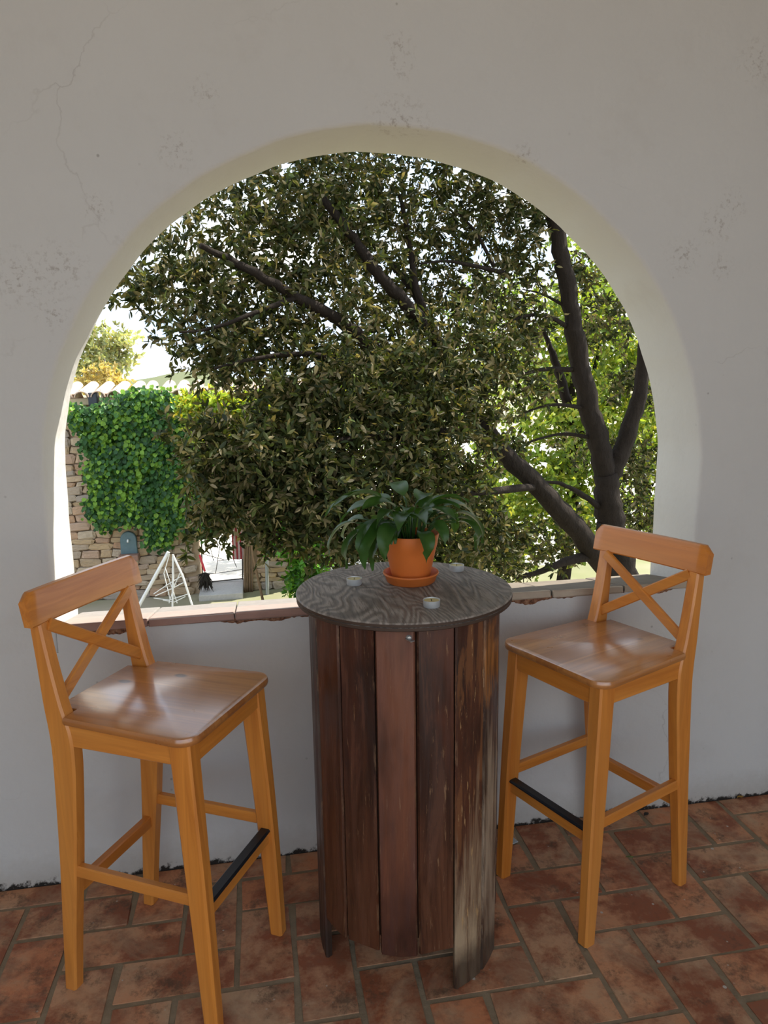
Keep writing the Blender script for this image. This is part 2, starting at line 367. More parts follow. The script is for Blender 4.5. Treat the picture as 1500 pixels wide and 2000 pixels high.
V += [(xa, 0, zb), (xb, 0, zb), (xb, 0, ZSILL-.019), (xa, 0, ZSILL-.019), (xa, D, zb), (xb, D, zb), (xb, D, ZSILL-.071), (xa, D, ZSILL-.071)]
Fc += [tuple(b0+a for a in q_) for q_ in ((0, 1, 2, 3), (5, 4, 7, 6), (3, 2, 6, 7))]
# join: lower front face must share the line with the arched upper part (coplanar)
wall = obj('wall_front', pydata('wall_front', V, [tuple(f) for f in Fc]), PLASTER, label='white plastered porch wall pierced by a round arch', kind='structure')
bmw = bmesh.new(); bmw.from_mesh(wall.data); bmesh.ops.recalc_face_normals(bmw, faces=bmw.faces); bmw.to_mesh(wall.data); bmw.free()
smooth(wall, 35)

# sill: flat clay tiles bedded on the parapet
def sill_material():
    m_ = Mat('sill_tile', .8, .25); v = m_.coord(rand=6); y = m_.sep(m_.coord())[1]
    c = m_.mix(m_.noise(v, 9, 5, .65), (.36, .23, .19), (.46, .33, .28))
    yy = m_.math('ADD', y, m_.math('MULTIPLY', m_.math('SUBTRACT', m_.noise(v, 9, 4), .5), .07))
    c = m_.mix(m_.ramp(yy, [(-.14, .55), (-.08, .95)]), c, m_.mix(m_.noise(v, 30, 5, .7), (.17, .155, .14), (.31, .29, .265)))
    m_.col(c); m_.bump(m_.noise(v, 25, 5), .4, .006); return m_.m
SILLT = sill_material()
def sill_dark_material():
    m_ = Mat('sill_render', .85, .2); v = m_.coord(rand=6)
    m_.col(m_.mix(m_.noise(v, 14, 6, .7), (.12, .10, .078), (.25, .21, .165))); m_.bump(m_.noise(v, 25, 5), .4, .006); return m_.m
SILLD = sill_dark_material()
sill = thing('trim_1', 'sloping window sill of flat weathered clay tiles along the arch', 'sill', (0, 0, ZSILL), 0, None, 'structure')
nS = 8; ws = (2*RA+.0)/nS; TILT = -.19
CLAYF = plain('clay_tile_edge', (.34, .20, .155), .85); PALEF = plain('lime_crusted_edge', (.44, .36, .27), .9)
for i in range(nS):
    b = bmesh.new(); g = .003
    box(b, (0, 0, 0), (ws-g, D+.016, .024), None, .004, 2)
    for v_ in b.verts: v_.co += Vector((random.uniform(-.001, .001), random.uniform(-.003, .003), random.uniform(-.001, .001)))
    b.normal_update()
    for f_ in b.faces: f_.material_index = 1 if f_.normal.y < -.5 else 0
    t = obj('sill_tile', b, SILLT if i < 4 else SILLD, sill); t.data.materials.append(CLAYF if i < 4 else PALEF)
    t.location = (XC-RA+ws*(i+.5), D/2-.002, -.034+random.uniform(-.001, .001)); t.rotation_euler = (TILT, random.uniform(-.004, .004), random.uniform(-.006, .006))
# ragged broken edge under the sill where plaster has come away
V = []; Fc = []; n = 260
for i in range(n+1):
    x = XC-RA+2*RA*i/n
    hh = .002+.012*max(0, math.sin(i*.11)+.5*math.sin(i*.31+1)+.4*math.sin(i*.07))+random.uniform(0, .004)
    if .25 < i/n < .40: hh += .005
    pr = random.uniform(.002, .006)
    V += [(x, -.001, -.013), (x, -pr-.001, -.015), (x, -pr, -.015-hh*.6), (x, .001, -.017-hh)]
for i in range(n):
    for k in range(3): Fc.append((4*i+k, 4*i+4+k, 4*i+5+k, 4*i+1+k))
m_ = Mat('broken_brick_edge', .95, .1); v = m_.coord(); m_.col(m_.ramp(m_.noise(v, 70, 5, .7), [(.35, (.05, .03, .02)), (.5, (.26, .12, .07)), (.62, (.36, .22, .13)), (.75, (.10, .055, .035))])); m_.bump(m_.noise(v, 90, 4), .8, .006)
obj('broken_edge', pydata('broken_edge', V, Fc), m_.m, sill, label='crumbling reddish edge under the sill')

# floor: terracotta tiles in an axis-aligned herringbone, each its own piece
fl = obj('floor', pydata('floor', [(X0, -3.5, -.0035), (X1, -3.5, -.0035), (X1, .0, -.0035), (X0, .0, -.0035), (X0, -3.5, -.25), (X1, -3.5, -.25), (X1, 0, -.25), (X0, 0, -.25)], [(0, 1, 2, 3), (7, 6, 5, 4), (0, 4, 5, 1), (1, 5, 6, 2), (2, 6, 7, 3), (3, 7, 4, 0)]), MORTAR, label='porch floor of terracotta tiles laid in herringbone', kind='structure')
AX, AY, TX, TY = .1497, .1335, .421, -.356
def tile_mesh(wx, wy, k):
    b = bmesh.new(); box(b, (0, 0, -.008), (wx, wy, .016))
    for v_ in b.verts:
        v_.co.x += random.uniform(-.005, .005); v_.co.y += random.uniform(-.003, .003)
    es = [e for e in b.edges if max(e.verts[0].co.z, e.verts[1].co.z) > -.01 or True]
    bmesh.ops.bevel(b, geom=es, offset=.004, segments=2, affect='EDGES')
    me = bpy.data.meshes.new('tile'); b.to_mesh(me); b.free(); me.materials.append(TILE); return me
GX_, GY_ = .0095, .0055
HM = [tile_mesh(2*AX-GX_, AY-GY_, k) for k in range(6)]; VM = [tile_mesh(AX-GX_, 2*AY-GY_, k) for k in range(6)]
cand = []
for j in range(-4, 30):
    for i in range(-34, 34):
        k = (i-j) % 4
        if k == 0: cx, cy, h, ms = TX+AX*(i+1), TY-AY*(j+.5), 0, HM
        elif k == 3: cx, cy, h, ms = TX+AX*(i+.5), TY-AY*(j+1), 1, VM
        else: continue
        ex, ey = (AX, AY/2) if not h else (AX/2, AY)
        if cy-ey > -.01 or cy-ey < -3.48 or cx-ex < X0+.02 or cx+ex > X1-.02: continue
        cand.append((math.hypot(cx-.1, (cy+.5)*1.35), cx, cy, ms, ey))
cand.sort(key=lambda a: a[0])
def cut_tile(me, lim):                       # tile trimmed where it meets the wall
    b = bmesh.new(); b.from_mesh(me)
    for v_ in b.verts: v_.co.y = min(v_.co.y, lim)
    return b
restV, restF = [], []
for n_, (d, cx, cy, ms, ey) in enumerate(cand):
    me = random.choice(ms)
    if n_ < 290:
        if cy+ey > -.004:
            t = obj('tile', cut_tile(me, -.003-cy), TILE, fl)
        else: t = obj('tile', me, None, fl)
        t.location = (cx+random.uniform(-.0015, .0015), cy+random.uniform(-.0015, .0015), random.uniform(-.0015, .0))
        t.rotation_euler = (random.uniform(-.004, .004), random.uniform(-.004, .004), random.uniform(-.008, .008))
        if cy+ey > -.004: t.rotation_euler = (0, 0, 0); t.location.x = cx; t.location.y = cy
    else:
        b0 = len(restV); restV += [(v_.co.x+cx, min(v_.co.y+cy, -.003), v_.co.z) for v_ in me.vertices]; restF += [tuple(b0+i for i in p.vertices) for p in me.polygons]
obj('tile_field', pydata('tile_field', restV, restF), TILE, fl, kind='stuff')

# unseen porch roof over the terrace, darkened to weaken its bounce light
m_ = Mat('ceiling_darkened', .9, .2); m_.col(m_.mix(m_.noise(m_.coord(), 2, 4), (.44, .41, .37), (.50, .47, .43))); CEIL = m_.m
b = bmesh.new(); box(b, ((X0+X1)/2, -1.60, ZT+.1), (X1-X0+.4, 3.9, .2)); obj('ceiling', b, CEIL, label='unseen porch ceiling, toned darker to weaken bounced light', kind='structure')
def wallbox(name, c, sz, label):
    b = bmesh.new(); box(b, c, sz); obj(name, b, PLASTER, label=label, kind='structure')
YB, OX0, OX1, OZ = -3.2, -3.0, 2.2, 3.0            # opening in the added back wall, sized for the light indoors
wallbox('wall_left_added', (X0-.1, (YB+D)/2, 1.0), (.2, D-YB, 4.8), 'unseen white end wall added away from the tree to close off side light')  # unseen end walls added so that light enters only from the back
wallbox('wall_right_added', (X1+.1, (YB+D)/2, 1.0), (.2, D-YB, 4.8), 'unseen white end wall added under the tree to close off side light')
b = bmesh.new(); box(b, ((X0+OX0)/2, YB-.1, 1.55), (OX0-X0, .2, 3.7)); box(b, ((OX1+X1)/2, YB-.1, 1.55), (X1-OX1, .2, 3.7)); box(b, ((OX0+OX1)/2, YB-.1, (OZ+3.4)/2), (OX1-OX0, .2, 3.4-OZ))
obj('wall_back_added', b, PLASTER, label='unseen white back wall added with a wide opening to shape the porch light', kind='structure')
# yard behind the porch, level with it, and lower garden ground beyond the wall
obj('ground_yard', pydata('ground_yard', [(-60, -80, -.12), (60, -80, -.12), (60, -3.5, -.12), (-60, -3.5, -.12)], [(0, 1, 2, 3)]), plain('gravel_yard', (.43, .385, .33), .95), label='open dry yard behind the porch', kind='structure')
GZ = -1.9
obj('ground_garden', pydata('ground_garden', [(-60, D, GZ), (60, D, GZ), (60, 9.9, GZ), (-60, 9.9, GZ)], [(0, 1, 2, 3)]), EARTH, label='garden ground below the porch wall', kind='structure')
obj('ground_courtyard', pydata('ground_courtyard', [(-60, 9.9, GZ), (60, 9.9, GZ), (60, 40, GZ+.1), (-60, 40, GZ+.1)], [(0, 1, 2, 3)]), PALEGROUND, label='pale sunlit ground behind the stone wall', kind='structure')

# ------------------------------------------------------------------ bar stools
def rrect(cx, cy, hx, hy, z, ch=.005):
    return [(cx-hx+ch, cy-hy, z), (cx+hx-ch, cy-hy, z), (cx+hx, cy-hy+ch, z), (cx+hx, cy+hy-ch, z), (cx+hx-ch, cy+hy, z), (cx-hx+ch, cy+hy, z), (cx-hx, cy+hy-ch, z), (cx-hx, cy-hy+ch, z)]
def bar(p0, p1, wdt, hgt, upv=(0, 0, 1), ch=.003):
    p0, p1 = Vector(p0), Vector(p1); t = (p1-p0).normalized(); u = Vector(upv); sd_ = t.cross(u).normalized(); u = sd_.cross(t)
    def ring(p): return [p+sd_*x*wdt/2+u*y*hgt/2 for x, y in ((-1+2*ch/wdt, -1), (1-2*ch/wdt, -1), (1, -1+2*ch/hgt), (1, 1-2*ch/hgt), (1-2*ch/wdt, 1), (-1+2*ch/wdt, 1), (-1, 1-2*ch/hgt), (-1, -1+2*ch/hgt))]
    b = bmesh.new(); loft(b, [ring(p0), ring(p1)]); bmesh.ops.recalc_face_normals(b, faces=b.faces); return b
def make_stool(loc, rz, label):
    st = thing('bar_stool', label, 'bar stool', loc, rz, 'matching honey pine bar stools')
    FO = -.19
    for s in (-1, 1):
        # rear leg running up into the back post: z, back, front, inner, outer
        prof_ = [(0, -.430, -.396, .138, .170), (.18, -.417, -.376, .137, .171), (.36, -.403, -.353, .136, .172), (.55, -.394, -.333, .136, .172), (.64, -.391, -.327, .136, .172), (.70, -.394, -.331, .136, .172), (.76, -.402, -.350, .136, .171), (.86, -.410, -.371, .136, .170), (.955, -.419, -.387, .137, .169), (1.012, -.423, -.399, .139, .167)]
        prof_ = [tuple(p) for p in spline(prof_, 3)]
        b = bmesh.new(); loft(b, [rrect((f0+f1)/2, s*(a+c)/2, (f1-f0)/2, (c-a)/2, z) for z, f0, f1, a, c in prof_])
        bmesh.ops.recalc_face_normals(b, faces=b.faces); smooth(obj('leg', b, PINE[2], st), 30)
        prof_ = [(0, -.024, .012, .145, .178), (.25, -.040, .006, .142, .176), (.45, -.053, -.002, .137, .174), (.62, -.064, -.011, .131, .172), (.722, -.072, -.016, .128, .170)]
        prof_ = [tuple(p) for p in spline(prof_, 3)]
        b = bmesh.new(); loft(b, [rrect((f0+f1)/2, s*(a+c)/2, (f1-f0)/2, (c-a)/2, z) for z, f0, f1, a, c in prof_])
        bmesh.ops.recalc_face_normals(b, faces=b.faces); smooth(obj('leg', b, PINE[2], st), 30)
        obj('apron', bar((-.340, s*.158, .692), (-.060, s*.158, .692), .018, .058), PINE[0], st)
        obj('stretcher', bar((-.375, s*.157, .338), (-.035, s*.160, .338), .020, .030), PINE[0], st)
    obj('apron', bar((-.026, -.140, .692), (-.026, .140, .692), .018, .058), PINE[1], st)
    obj('apron', bar((-.352, -.140, .692), (-.352, .140, .692), .018, .058), PINE[1], st)
    obj('stretcher', bar((-.385, -.140, .272), (-.385, .140, .272), .022, .034), PINE[1], st)
    fs = obj('stretcher', bar((-.022, -.150, .297), (-.022, .150, .297), .024, .036), PINE[1], st)
    b = bar((-.019, -.148, .3165), (-.019, .148, .3165), .029, .011, ch=.004); obj('foot_strip', b, BLACK, fs, label='black strip capping the footrest')
    # seat: rounded front, notched round the posts
    out = []
    def arc(cx, cy, r, a0, a1, n=8): out.extend([(cx+r*math.cos(a0+(a1-a0)*k/n), cy+r*math.sin(a0+(a1-a0)*k/n)) for k in range(n+1)])
    r = .042
    out += [(-.402, -.128), (-.345, -.130), (-.343, -.176)]
    arc(-r, -.190+r, r, -PI/2, 0); arc(-r, .190-r, r, 0, PI/2)
    out += [(-.343, .176), (-.345, .130), (-.402, .128)]
    b = bmesh.new(); n = len(out)
    # front edge bows out a little
    out = [(x+(.006*(1-(y/.19)**2) if x > -.06 else 0), y) for x, y in out]
    cx = sum(p[0] for p in out)/n
    def inset(d, z):
        res = []
        for i in range(n):
            p0, p1, p2 = (Vector(out[(i+k) % n]) for k in (-1, 0, 1)); t0 = (p1-p0).normalized(); t1 = (p2-p1).normalized()
            nn = Vector((t0.y, -t0.x))+Vector((t1.y, -t1.x)); nn = nn.normalized()/max(.5, nn.length/2)
            res.append((p1.x-nn.x*d, p1.y-nn.y*d, z))
        return res
    zt, zb_ = .740, .717
    loft(b, [inset(.008, zb_), inset(.002, zb_+.003), inset(0, zb_+.008), inset(0, zt-.008), inset(.0025, zt-.0025), inset(.008, zt)])
    bmesh.ops.recalc_face_normals(b, faces=b.faces); smooth(obj('seat', b, SEAT, st), 40)
    # top rail, gently curved, ends rounded
    b = bmesh.new(); secs = []
    for k in range(25):
        y = -.190+.380*k/24; e = abs(y)/.190; cur = -.006*(1-e*e)
        zt2 = 1.028; zb2 = .950
        d = max(0, abs(y)-(.190-.018)); cut = .018-math.sqrt(max(0, .018**2-d*d)) if d > 0 else 0
        z1 = zt2-cut; f0, f1 = -.408+cur, -.383+cur
        sl = -.010
        secs.append([(f0, y, zb2), (f1-.003, y, zb2), (f1, y, zb2+.004), (f1+sl, y, z1-.006), (f1+sl-.006, y, z1), (f0+sl+.006, y, z1), (f0+sl, y, z1-.006)])
    loft(b, secs); bmesh.ops.recalc_face_normals(b, faces=b.faces); smooth(obj('top_rail', b, PINE[1], st), 40)
    # crossed back slats
    def xf(z): return -.372-(z-.76)*.10
    obj('cross_slat', bar((xf(.768), -.140, .768), (xf(.945), .142, .945), .014, .029, (0, 0, 1)), PINE[1], st)
    obj('cross_slat', bar((xf(.768)+.004, .140, .768), (xf(.945)+.004, -.142, .945), .014, .029, (0, 0, 1)), PINE[1], st)
    return st
make_stool((-.4404, -.4653, 0), math.radians(-28.77), 'honey pine bar stool whose seat shows a pale blue sheen, by the sunlit jamb')
make_stool((.3666, -.3726, 0), math.radians(202.81), 'honey pine bar stool with backrest against the shaded jamb, tree trunk behind')

# ------------------------------------------------------------------ barrel table
TC = Vector((-.0178, -.372, 0)); TH = .965; TR = .2685; BR = .2370
tb = thing('barrel_table', 'round bar table with grey plywood top on a drum of worn brown boards', 'table', TC)
view_ang = math.atan2(CAM.y-TC.y, CAM.x-TC.x)
SKIRT = .124
kinds = {}
order = ['grey', 'dark', 'dark', 'red', 'mid', 'worn', 'bare', 'grey']   # from the left edge round to the right
step = 2*PI/16
for k in range(16):
    a0 = math.radians(-83.9)+step*k            # angle from view direction, to the right
    ac = view_ang + a0 + step/2
    legs = k in (0, 15, 5, 6, 10, 11)
    kd = order[k] if k < 8 else random.choice(['dark', 'mid', 'red', 'grey'])
    hw = BR*math.tan(step/2)-.0026; z0 = 0 if legs else SKIRT+random.uniform(-.003, .003); z1 = TH-.020
    b = bmesh.new()
    # plank cross-section in (radial, tangential): chamfered outer corners make the V-groove
    cs = [(BR-.018, -hw+.006), (BR-.018, hw-.006), (BR-.007, hw-.0005), (BR-.0015, hw-.0035), (BR+.001, 0), (BR-.0015, -hw+.0035), (BR-.007, -hw+.0005)]
    zs_ = [z0]+[z0+(z1-z0)*t/6 for t in range(1, 6)]+[z1]
    secs = []
    for q_, z in enumerate(zs_):
        secs.append([(r, t+random.uniform(-.0005, .0005), z+(random.uniform(-.004, .004) if (q_ == 0 and not legs) else 0)) for r, t in cs])
    loft(b, secs); bmesh.ops.recalc_face_normals(b, faces=b.faces)
    s_ = obj('stave', b, STV[kd], tb); s_.rotation_euler = (0, 0, ac); smooth(s_, 25)
b = bmesh.new(); lathe(b, [(0, .15), (BR-.021, .15), (BR-.021, TH-.021), (0, TH-.021)], 32); bmesh.ops.recalc_face_normals(b, faces=b.faces); obj('drum_core', b, DARKWOOD, tb)
b = bmesh.new(); lathe(b, [(0, -.021), (TR-.006, -.021), (TR-.001, -.018), (TR-.001, -.0115), (TR-.004, -.0108), (TR-.004, -.0098), (TR, -.009), (TR, -.003), (TR-.003, 0), (0, 0)], 96)
bmesh.ops.recalc_face_normals(b, faces=b.faces)
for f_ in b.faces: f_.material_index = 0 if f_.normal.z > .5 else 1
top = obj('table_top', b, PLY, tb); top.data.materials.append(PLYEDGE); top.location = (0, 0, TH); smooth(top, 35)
p = at(800, 1247, TC.y-BR-.002); b = bmesh.new()
lathe(b, [(0, .006), (.004, .0055), (.007, .003), (.0085, 0)], 14)
na = obj('screw_head', b, plain('dull_steel', (.45, .44, .42), .35, .5, .8), tb); na.location = (p.x-TC.x, p.y-TC.y+.006, p.z); na.rotation_euler = (PI/2, 0, -.05)
b = bmesh.new(); box(b, (0, 0, 0), (.011, .02, .003), None, .0012); kp = obj('bent_nail', b, bpy.data.materials['dull_steel'], tb); kp.location = (p.x-TC.x, p.y-TC.y-.004, p.z-.002); kp.rotation_euler = (.1, 0, .5)

# ------------------------------------------------------------------ potted peace lily on a saucer, tea lights
PC = Vector((.012, -.319, TH))
b = bmesh.new(); lathe(b, [(0, .0), (.058, .0), (.062, .003), (.068, .019), (.0705, .021), (.072, .024), (.071, .027), (.067, .027), (.064, .022), (.058, .008), (0, .007)], 56); bmesh.ops.recalc_face_normals(b, faces=b.faces)
sv_ = obj('saucer', b, POT, None, 'round orange terracotta saucer under the plant pot', 'saucer'); sv_.location = PC; smooth(sv_, 40)
pl = thing('potted_plant', 'drooping green leafy plant in an orange terracotta pot', 'potted plant', PC+Vector((0, 0, .0075)))
b = bmesh.new(); lathe(b, [(0, 0), (.044, 0), (.048, .003), (.0655, .084), (.0668, .086), (.0725, .118), (.0715, .120), (.0685, .120), (.0665, .112), (.063, .098), (.060, .096), (0, .096)], 64); bmesh.ops.recalc_face_normals(b, faces=b.faces)
smooth(obj('pot', b, POT, pl), 40)
b = bmesh.new(); lathe(b, [(0, .104), (.03, .105), (.0645, .102)], 24); obj('soil', b, SOIL, pl)
def lily_leaf(az, r0, reach, rise, droop, length, width, twist=0):
    """petiole arcs up and out from the soil, blade hangs from its end"""
    dx, dy = math.cos(az), math.sin(az); sx, sy = -dy, dx
    base = Vector((dx*r0, dy*r0, .10)); elbow = Vector((dx*(r0+reach*.45), dy*(r0+reach*.45), .10+rise*.85)); neck = Vector((dx*(r0+reach), dy*(r0+reach), .10+rise))
    b = bmesh.new(); pet = [Vector(p) for p in spline([base, elbow, neck], 5)]
    tube(b, pet, [.0022]*len(pet), 5)
    ang = math.atan2(neck.z-elbow.z, (neck-elbow).xy.length)
    N = 11; pos = neck.copy(); rows_ = []
    for k in range(N+1):
        t = k/N; wd = width*(math.sin(PI*min(1, t*1.02)**.72))**.9*.5*(1-.25*t) if 0 < t < 1 else .0004
        a = ang-droop*(t**.8); d = Vector((dx*math.cos(a), dy*math.cos(a), math.sin(a)))
        nrm = Vector((-dx*math.sin(a), -dy*math.sin(a), math.cos(a))); side = Vector((sx, sy, 0))*math.cos(twist)+nrm*math.sin(twist); nr2 = side.cross(d)*-1
        if nr2.z < 0: nr2 = -nr2
        wv = .004*math.sin(t*9+az*5)*t
        rows_.append([pos+side*wd*x+nr2*(abs(x)*wd*.32+wv*x) for x in (-1, -.5, 0, .5, 1)])
        pos = pos+d*(length/N)
    out_ = Vector((dx, dy, 0)); need = []            # carry the blade outwards, so that it hangs over the rim and down outside the pot
    for r_ in rows_:
        d_ = 0.0
        for p_ in r_:
            if p_.z < .129:
                lim = (.0555+.0215*max(0, p_.z)/.12+.004) if p_.z > .032 else .079
                q2 = p_.copy(); t_ = 0.0
                while q2.xy.length < lim and t_ < .15: t_ += .002; q2 = p_+out_*t_
                d_ = max(d_, t_)
        need.append(d_)
    sh = [max(need[j_]*min(1.0, (k_+1)/(j_+1)) for j_ in range(len(need))) for k_ in range(len(need))]
    rows_ = [[p_+out_*t_ for p_ in r_] for r_, t_ in zip(rows_, sh)]
    vr = [[b.verts.new(p_) for p_ in r_] for r_ in rows_]
    for r_0, r_1 in zip(vr, vr[1:]):
        for i in range(4): b.faces.new((r_0[i], r_0[i+1], r_1[i+1], r_1[i]))
    smooth(obj('leaf', b, LILY, pl))
L_ = lambda deg: math.radians(deg)
spec = [  # az (0 = +x, 90 = away), r0, reach, rise, droop, length, width
 (176, .02, .065, .125, 1.55, .145, .046), (190, .025, .055, .125, 1.3, .13, .040), (200, .03, .10, .045, 2.1, .120, .040), (215, .03, .075, .055, 2.3, .130, .042), (185, .03, .12, .06, 1.9, .115, .038),
 (232, .03, .06, .06, 2.4, .115, .036), (278, .045, .028, .038, 2.7, .098, .036), (300, .03, .05, .06, 2.1, .075, .03), (345, .03, .085, .075, 2.0, .115, .040), (2, .03, .10, .055, 2.3, .115, .042),
 (20, .03, .08, .085, 1.5, .125, .040), (330, .03, .10, .06, 2.3, .10, .038), (60, .02, .05, .10, 1.3, .12, .04), (95, .02, .04, .115, 1.1, .12, .038), (130, .02, .05, .10, 1.5, .12, .04), (155, .02, .07, .09, 1.6, .125, .042),
 (250, .02, .02, .085, 1.3, .075, .030), (315, .02, .035, .085, 1.6, .09, .034), (40, .03, .10, .06, 1.9, .12, .04), (110, .03, .09, .05, 2.0, .11, .04), (75, .03, .09, .05, 2.0, .11, .04), (290, .015, .02, .08, 1.2, .07, .028), (10, .02, .04, .10, 1.5, .11, .036), (145, .03, .11, .05, 2.0, .11, .04), (225, .02, .04, .09, 1.6, .10, .036), (205, .02, .03, .10, 1.5, .11, .036), (350, .02, .03, .10, 1.3, .10, .034)]
for k in range(16): spec.append((random.uniform(0, 360), random.uniform(.01, .045), random.uniform(.02, .07), random.uniform(.03, .085), random.uniform(1.2, 2.2), random.uniform(.08, .12), random.uniform(.032, .042)))
for i, s_ in enumerate(spec): lily_leaf(L_(s_[0]), s_[1], s_[2]*.92, s_[3]*.92, s_[4], s_[5]*1.08, s_[6]*1.32, twist=random.uniform(-.3, .3))
ALU = plain('tealight_cup', (.62, .62, .60), .4, .5, .35)
m_ = Mat('yellow_wax', .4, .5); m_.col(m_.mix(m_.noise(m_.coord(rand=3), 60, 3), (.60, .50, .20), (.68, .58, .30))); m_.b.inputs['Subsurface Weight'].default_value = .2; m_.b.inputs['Subsurface Radius'].default_value = (.01, .008, .004); WAX = m_.m
WICK = plain('wick', (.03, .025, .02), .9)
for (u, vv, lb) in [(692, 1141, 'yellow tea light in a metal cup at the table edge facing the blue-sheened stool'), (892, 1114, 'yellow tea light in a metal cup at the table rim nearest the sill'), (843, 1184, 'yellow tea light in a metal cup on bare plywood in front of the pot')]:
    d = ray(u, vv); q_ = CAM+d*((TH-CAM.z)/d.z)
    t = thing('tea_light', lb, 'candle', (q_.x, q_.y, TH), random.random()*6, 'tea lights on the table')
    b = bmesh.new(); lathe(b, [(0, 0), (.0185, 0), (.0192, .001), (.0195, .0155), (.0200, .0160), (.0192, .0163), (.0188, .0152), (.0182, .002), (0, .002)], 32); bmesh.ops.recalc_face_normals(b, faces=b.faces); smooth(obj('cup', b, ALU, t), 40)
    b = bmesh.new(); lathe(b, [(0, .0018), (.0181, .0018), (.0184, .0135), (.016, .0128), (0, .0126)], 32); bmesh.ops.recalc_face_normals(b, faces=b.faces); smooth(obj('wax', b, WAX, t), 40)
    b = bmesh.new(); tube(b, [(0, 0, .0125), (.0004, .0002, .0155), (.0018, .0008, .0175)], [.0008, .0008, .0006], 6); obj('wick', b, WICK, t)

# ------------------------------------------------------------------ litter on the floor
d = ray(1003, 1643); q_ = CAM+d*(-CAM.z/d.z)
b = bmesh.new(); box(b, (0, 0, .002), (.055, .04, .003), None, .001); obj('paper_scrap', b, plain('grey_card', (.42, .45, .47), .6), None, 'small pale grey card lying by the stool foot', 'card').location = (q_.x-.02, q_.y, .001)
bpy.data.objects['paper_scrap'].rotation_euler = (0, 0, .35)
def floor_leaf(u, vv, c, lab, L=.03):
    d = ray(u, vv); q_ = CAM+d*(-CAM.z/d.z); V = []; n = 6
    for k in range(n+1):
        t = k/n; wd = L*.22*math.sin(PI*t)+.0004; V += [(L*(t-.5), -wd, .003+.004*math.sin(t*3)), (L*(t-.5), 0, .0015+.004*math.sin(t*3)), (L*(t-.5), wd, .0035+.003*t)]
    Fq = [f_ for k in range(n) for f_ in ((3*k, 3*k+1, 3*k+4, 3*k+3), (3*k+1, 3*k+2, 3*k+5, 3*k+4))]
    o_ = obj('fallen_leaf', pydata('fallen_leaf', V, Fq), plain('fallen_leaf_'+str(u), c, .7), None, lab, 'leaf'); o_.location = (q_.x, q_.y, 0); o_.rotation_euler = (0, 0, random.random()*6)
floor_leaf(1446, 1558, (.40, .22, .04), 'yellowed leaf lying at the foot of the wall')
floor_leaf(1229, 1676, (.16, .20, .05), 'small green leaf in the joint between floor tiles', .022)
floor_leaf(1262, 1592, (.035, .025, .02), 'dark dead leaf under the stool by the wall', .03)

# ------------------------------------------------------------------ foliage machinery
def leaf_mesh(name, P, A, Nn, L, Wd, Cc):
    """one folded six-point blade for each row: base P, axis A, normal Nn, length L, half width Wd, colour Cc"""
    n = len(P); A = A/np.linalg.norm(A, axis=1, keepdims=True)
    S = np.cross(A, Nn); S /= np.linalg.norm(S, axis=1, keepdims=True)+1e-9; U = np.cross(S, A)
    L = L[:, None]; Wd = Wd[:, None]
    pts = np.stack([P, P+A*L*.30+S*Wd+U*Wd*.35, P+A*L*.68+S*Wd*.85+U*Wd*.2, P+A*L-U*L*.06, P+A*L*.68-S*Wd*.85+U*Wd*.2, P+A*L*.30-S*Wd+U*Wd*.35], 1).reshape(-1, 3)
    me = bpy.data.meshes.new(name); me.vertices.add(6*n); me.vertices.foreach_set('co', pts.astype(np.float32).ravel())
    idx = (np.arange(n)[:, None]*6+np.array([0, 3, 2, 1, 0, 5, 4, 3])[None]).astype(np.int32).ravel()
    me.loops.add(8*n); me.loops.foreach_set('vertex_index', idx)
    me.polygons.add(2*n); me.polygons.foreach_set('loop_start', np.arange(0, 8*n, 4, dtype=np.int32)); me.polygons.foreach_set('loop_total', np.full(2*n, 4, dtype=np.int32))
    me.update(); me.validate()
    at_ = me.attributes.new('leafcol', 'FLOAT_COLOR', 'POINT')
    cc = np.repeat(np.concatenate([Cc, np.ones((n, 1))], 1), 6, 0).astype(np.float32); at_.data.foreach_set('color', cc.ravel())
    return me
def palette(n, cols, wts, jit=.25):
    cols = np.array(cols); k = rng.choice(len(cols), n, p=np.array(wts)/sum(wts)); c = cols[k]*(1+jit*(rng.random((n, 1))*2-1)); return np.clip(c, .005, .9)
def sprays(blobs, leaves, slen, lsize, asp, pal, wts, up_bias=.5, droop=.25):
    """blobs: (centre, rx, ry, rz, count): leafy twigs scattered through ellipsoids; returns leaf rows"""
    Ps, As, Ns, Ls, Cs = [], [], [], [], []
    for c, rx, ry, rz, cnt in blobs:
        u = rng.normal(size=(cnt, 3)); u /= np.linalg.norm(u, axis=1, keepdims=True); r = rng.random((cnt, 1))**(1/2.4)
        ctr = np.array(c)+u*r*np.array([rx, ry, rz])
        ax = u*.6+rng.normal(size=(cnt, 3))*.6; ax[:, 2] -= droop; ax /= np.linalg.norm(ax, axis=1, keepdims=True)
        tone = 1+.35*(rng.random((cnt, 1))*2-1)
        t = rng.random((cnt, leaves, 1))-.5
        p = ctr[:, None]+ax[:, None]*t*slen*(.7+.6*rng.random((cnt, 1, 1)))
        rd = rng.normal(size=(cnt, leaves, 3)); d = ax[:, None]*.55+rd*.55
        nn = rng.normal(size=(cnt, leaves, 3))*.7; nn[..., 2] += up_bias
        m_n = cnt*leaves
        Ps.append(p.reshape(-1, 3)); As.append(d.reshape(-1, 3)); Ns.append(nn.reshape(-1, 3)); Ls.append(lsize*(.7+.6*rng.random(m_n)))
        col = palette(m_n, pal, wts)*np.repeat(tone, leaves, 0); Cs.append(col)
    P, A, N_, Ln, C_ = map(np.concatenate, (Ps, As, Ns, Ls, Cs))
    return P, A, N_, Ln, Ln*asp*.5, C_
def foliage(name, parent, rows_, label=None, mat=None):
    return obj('foliage', leaf_mesh(name, *rows_), mat or FOL, parent, label=label, kind='stuff')
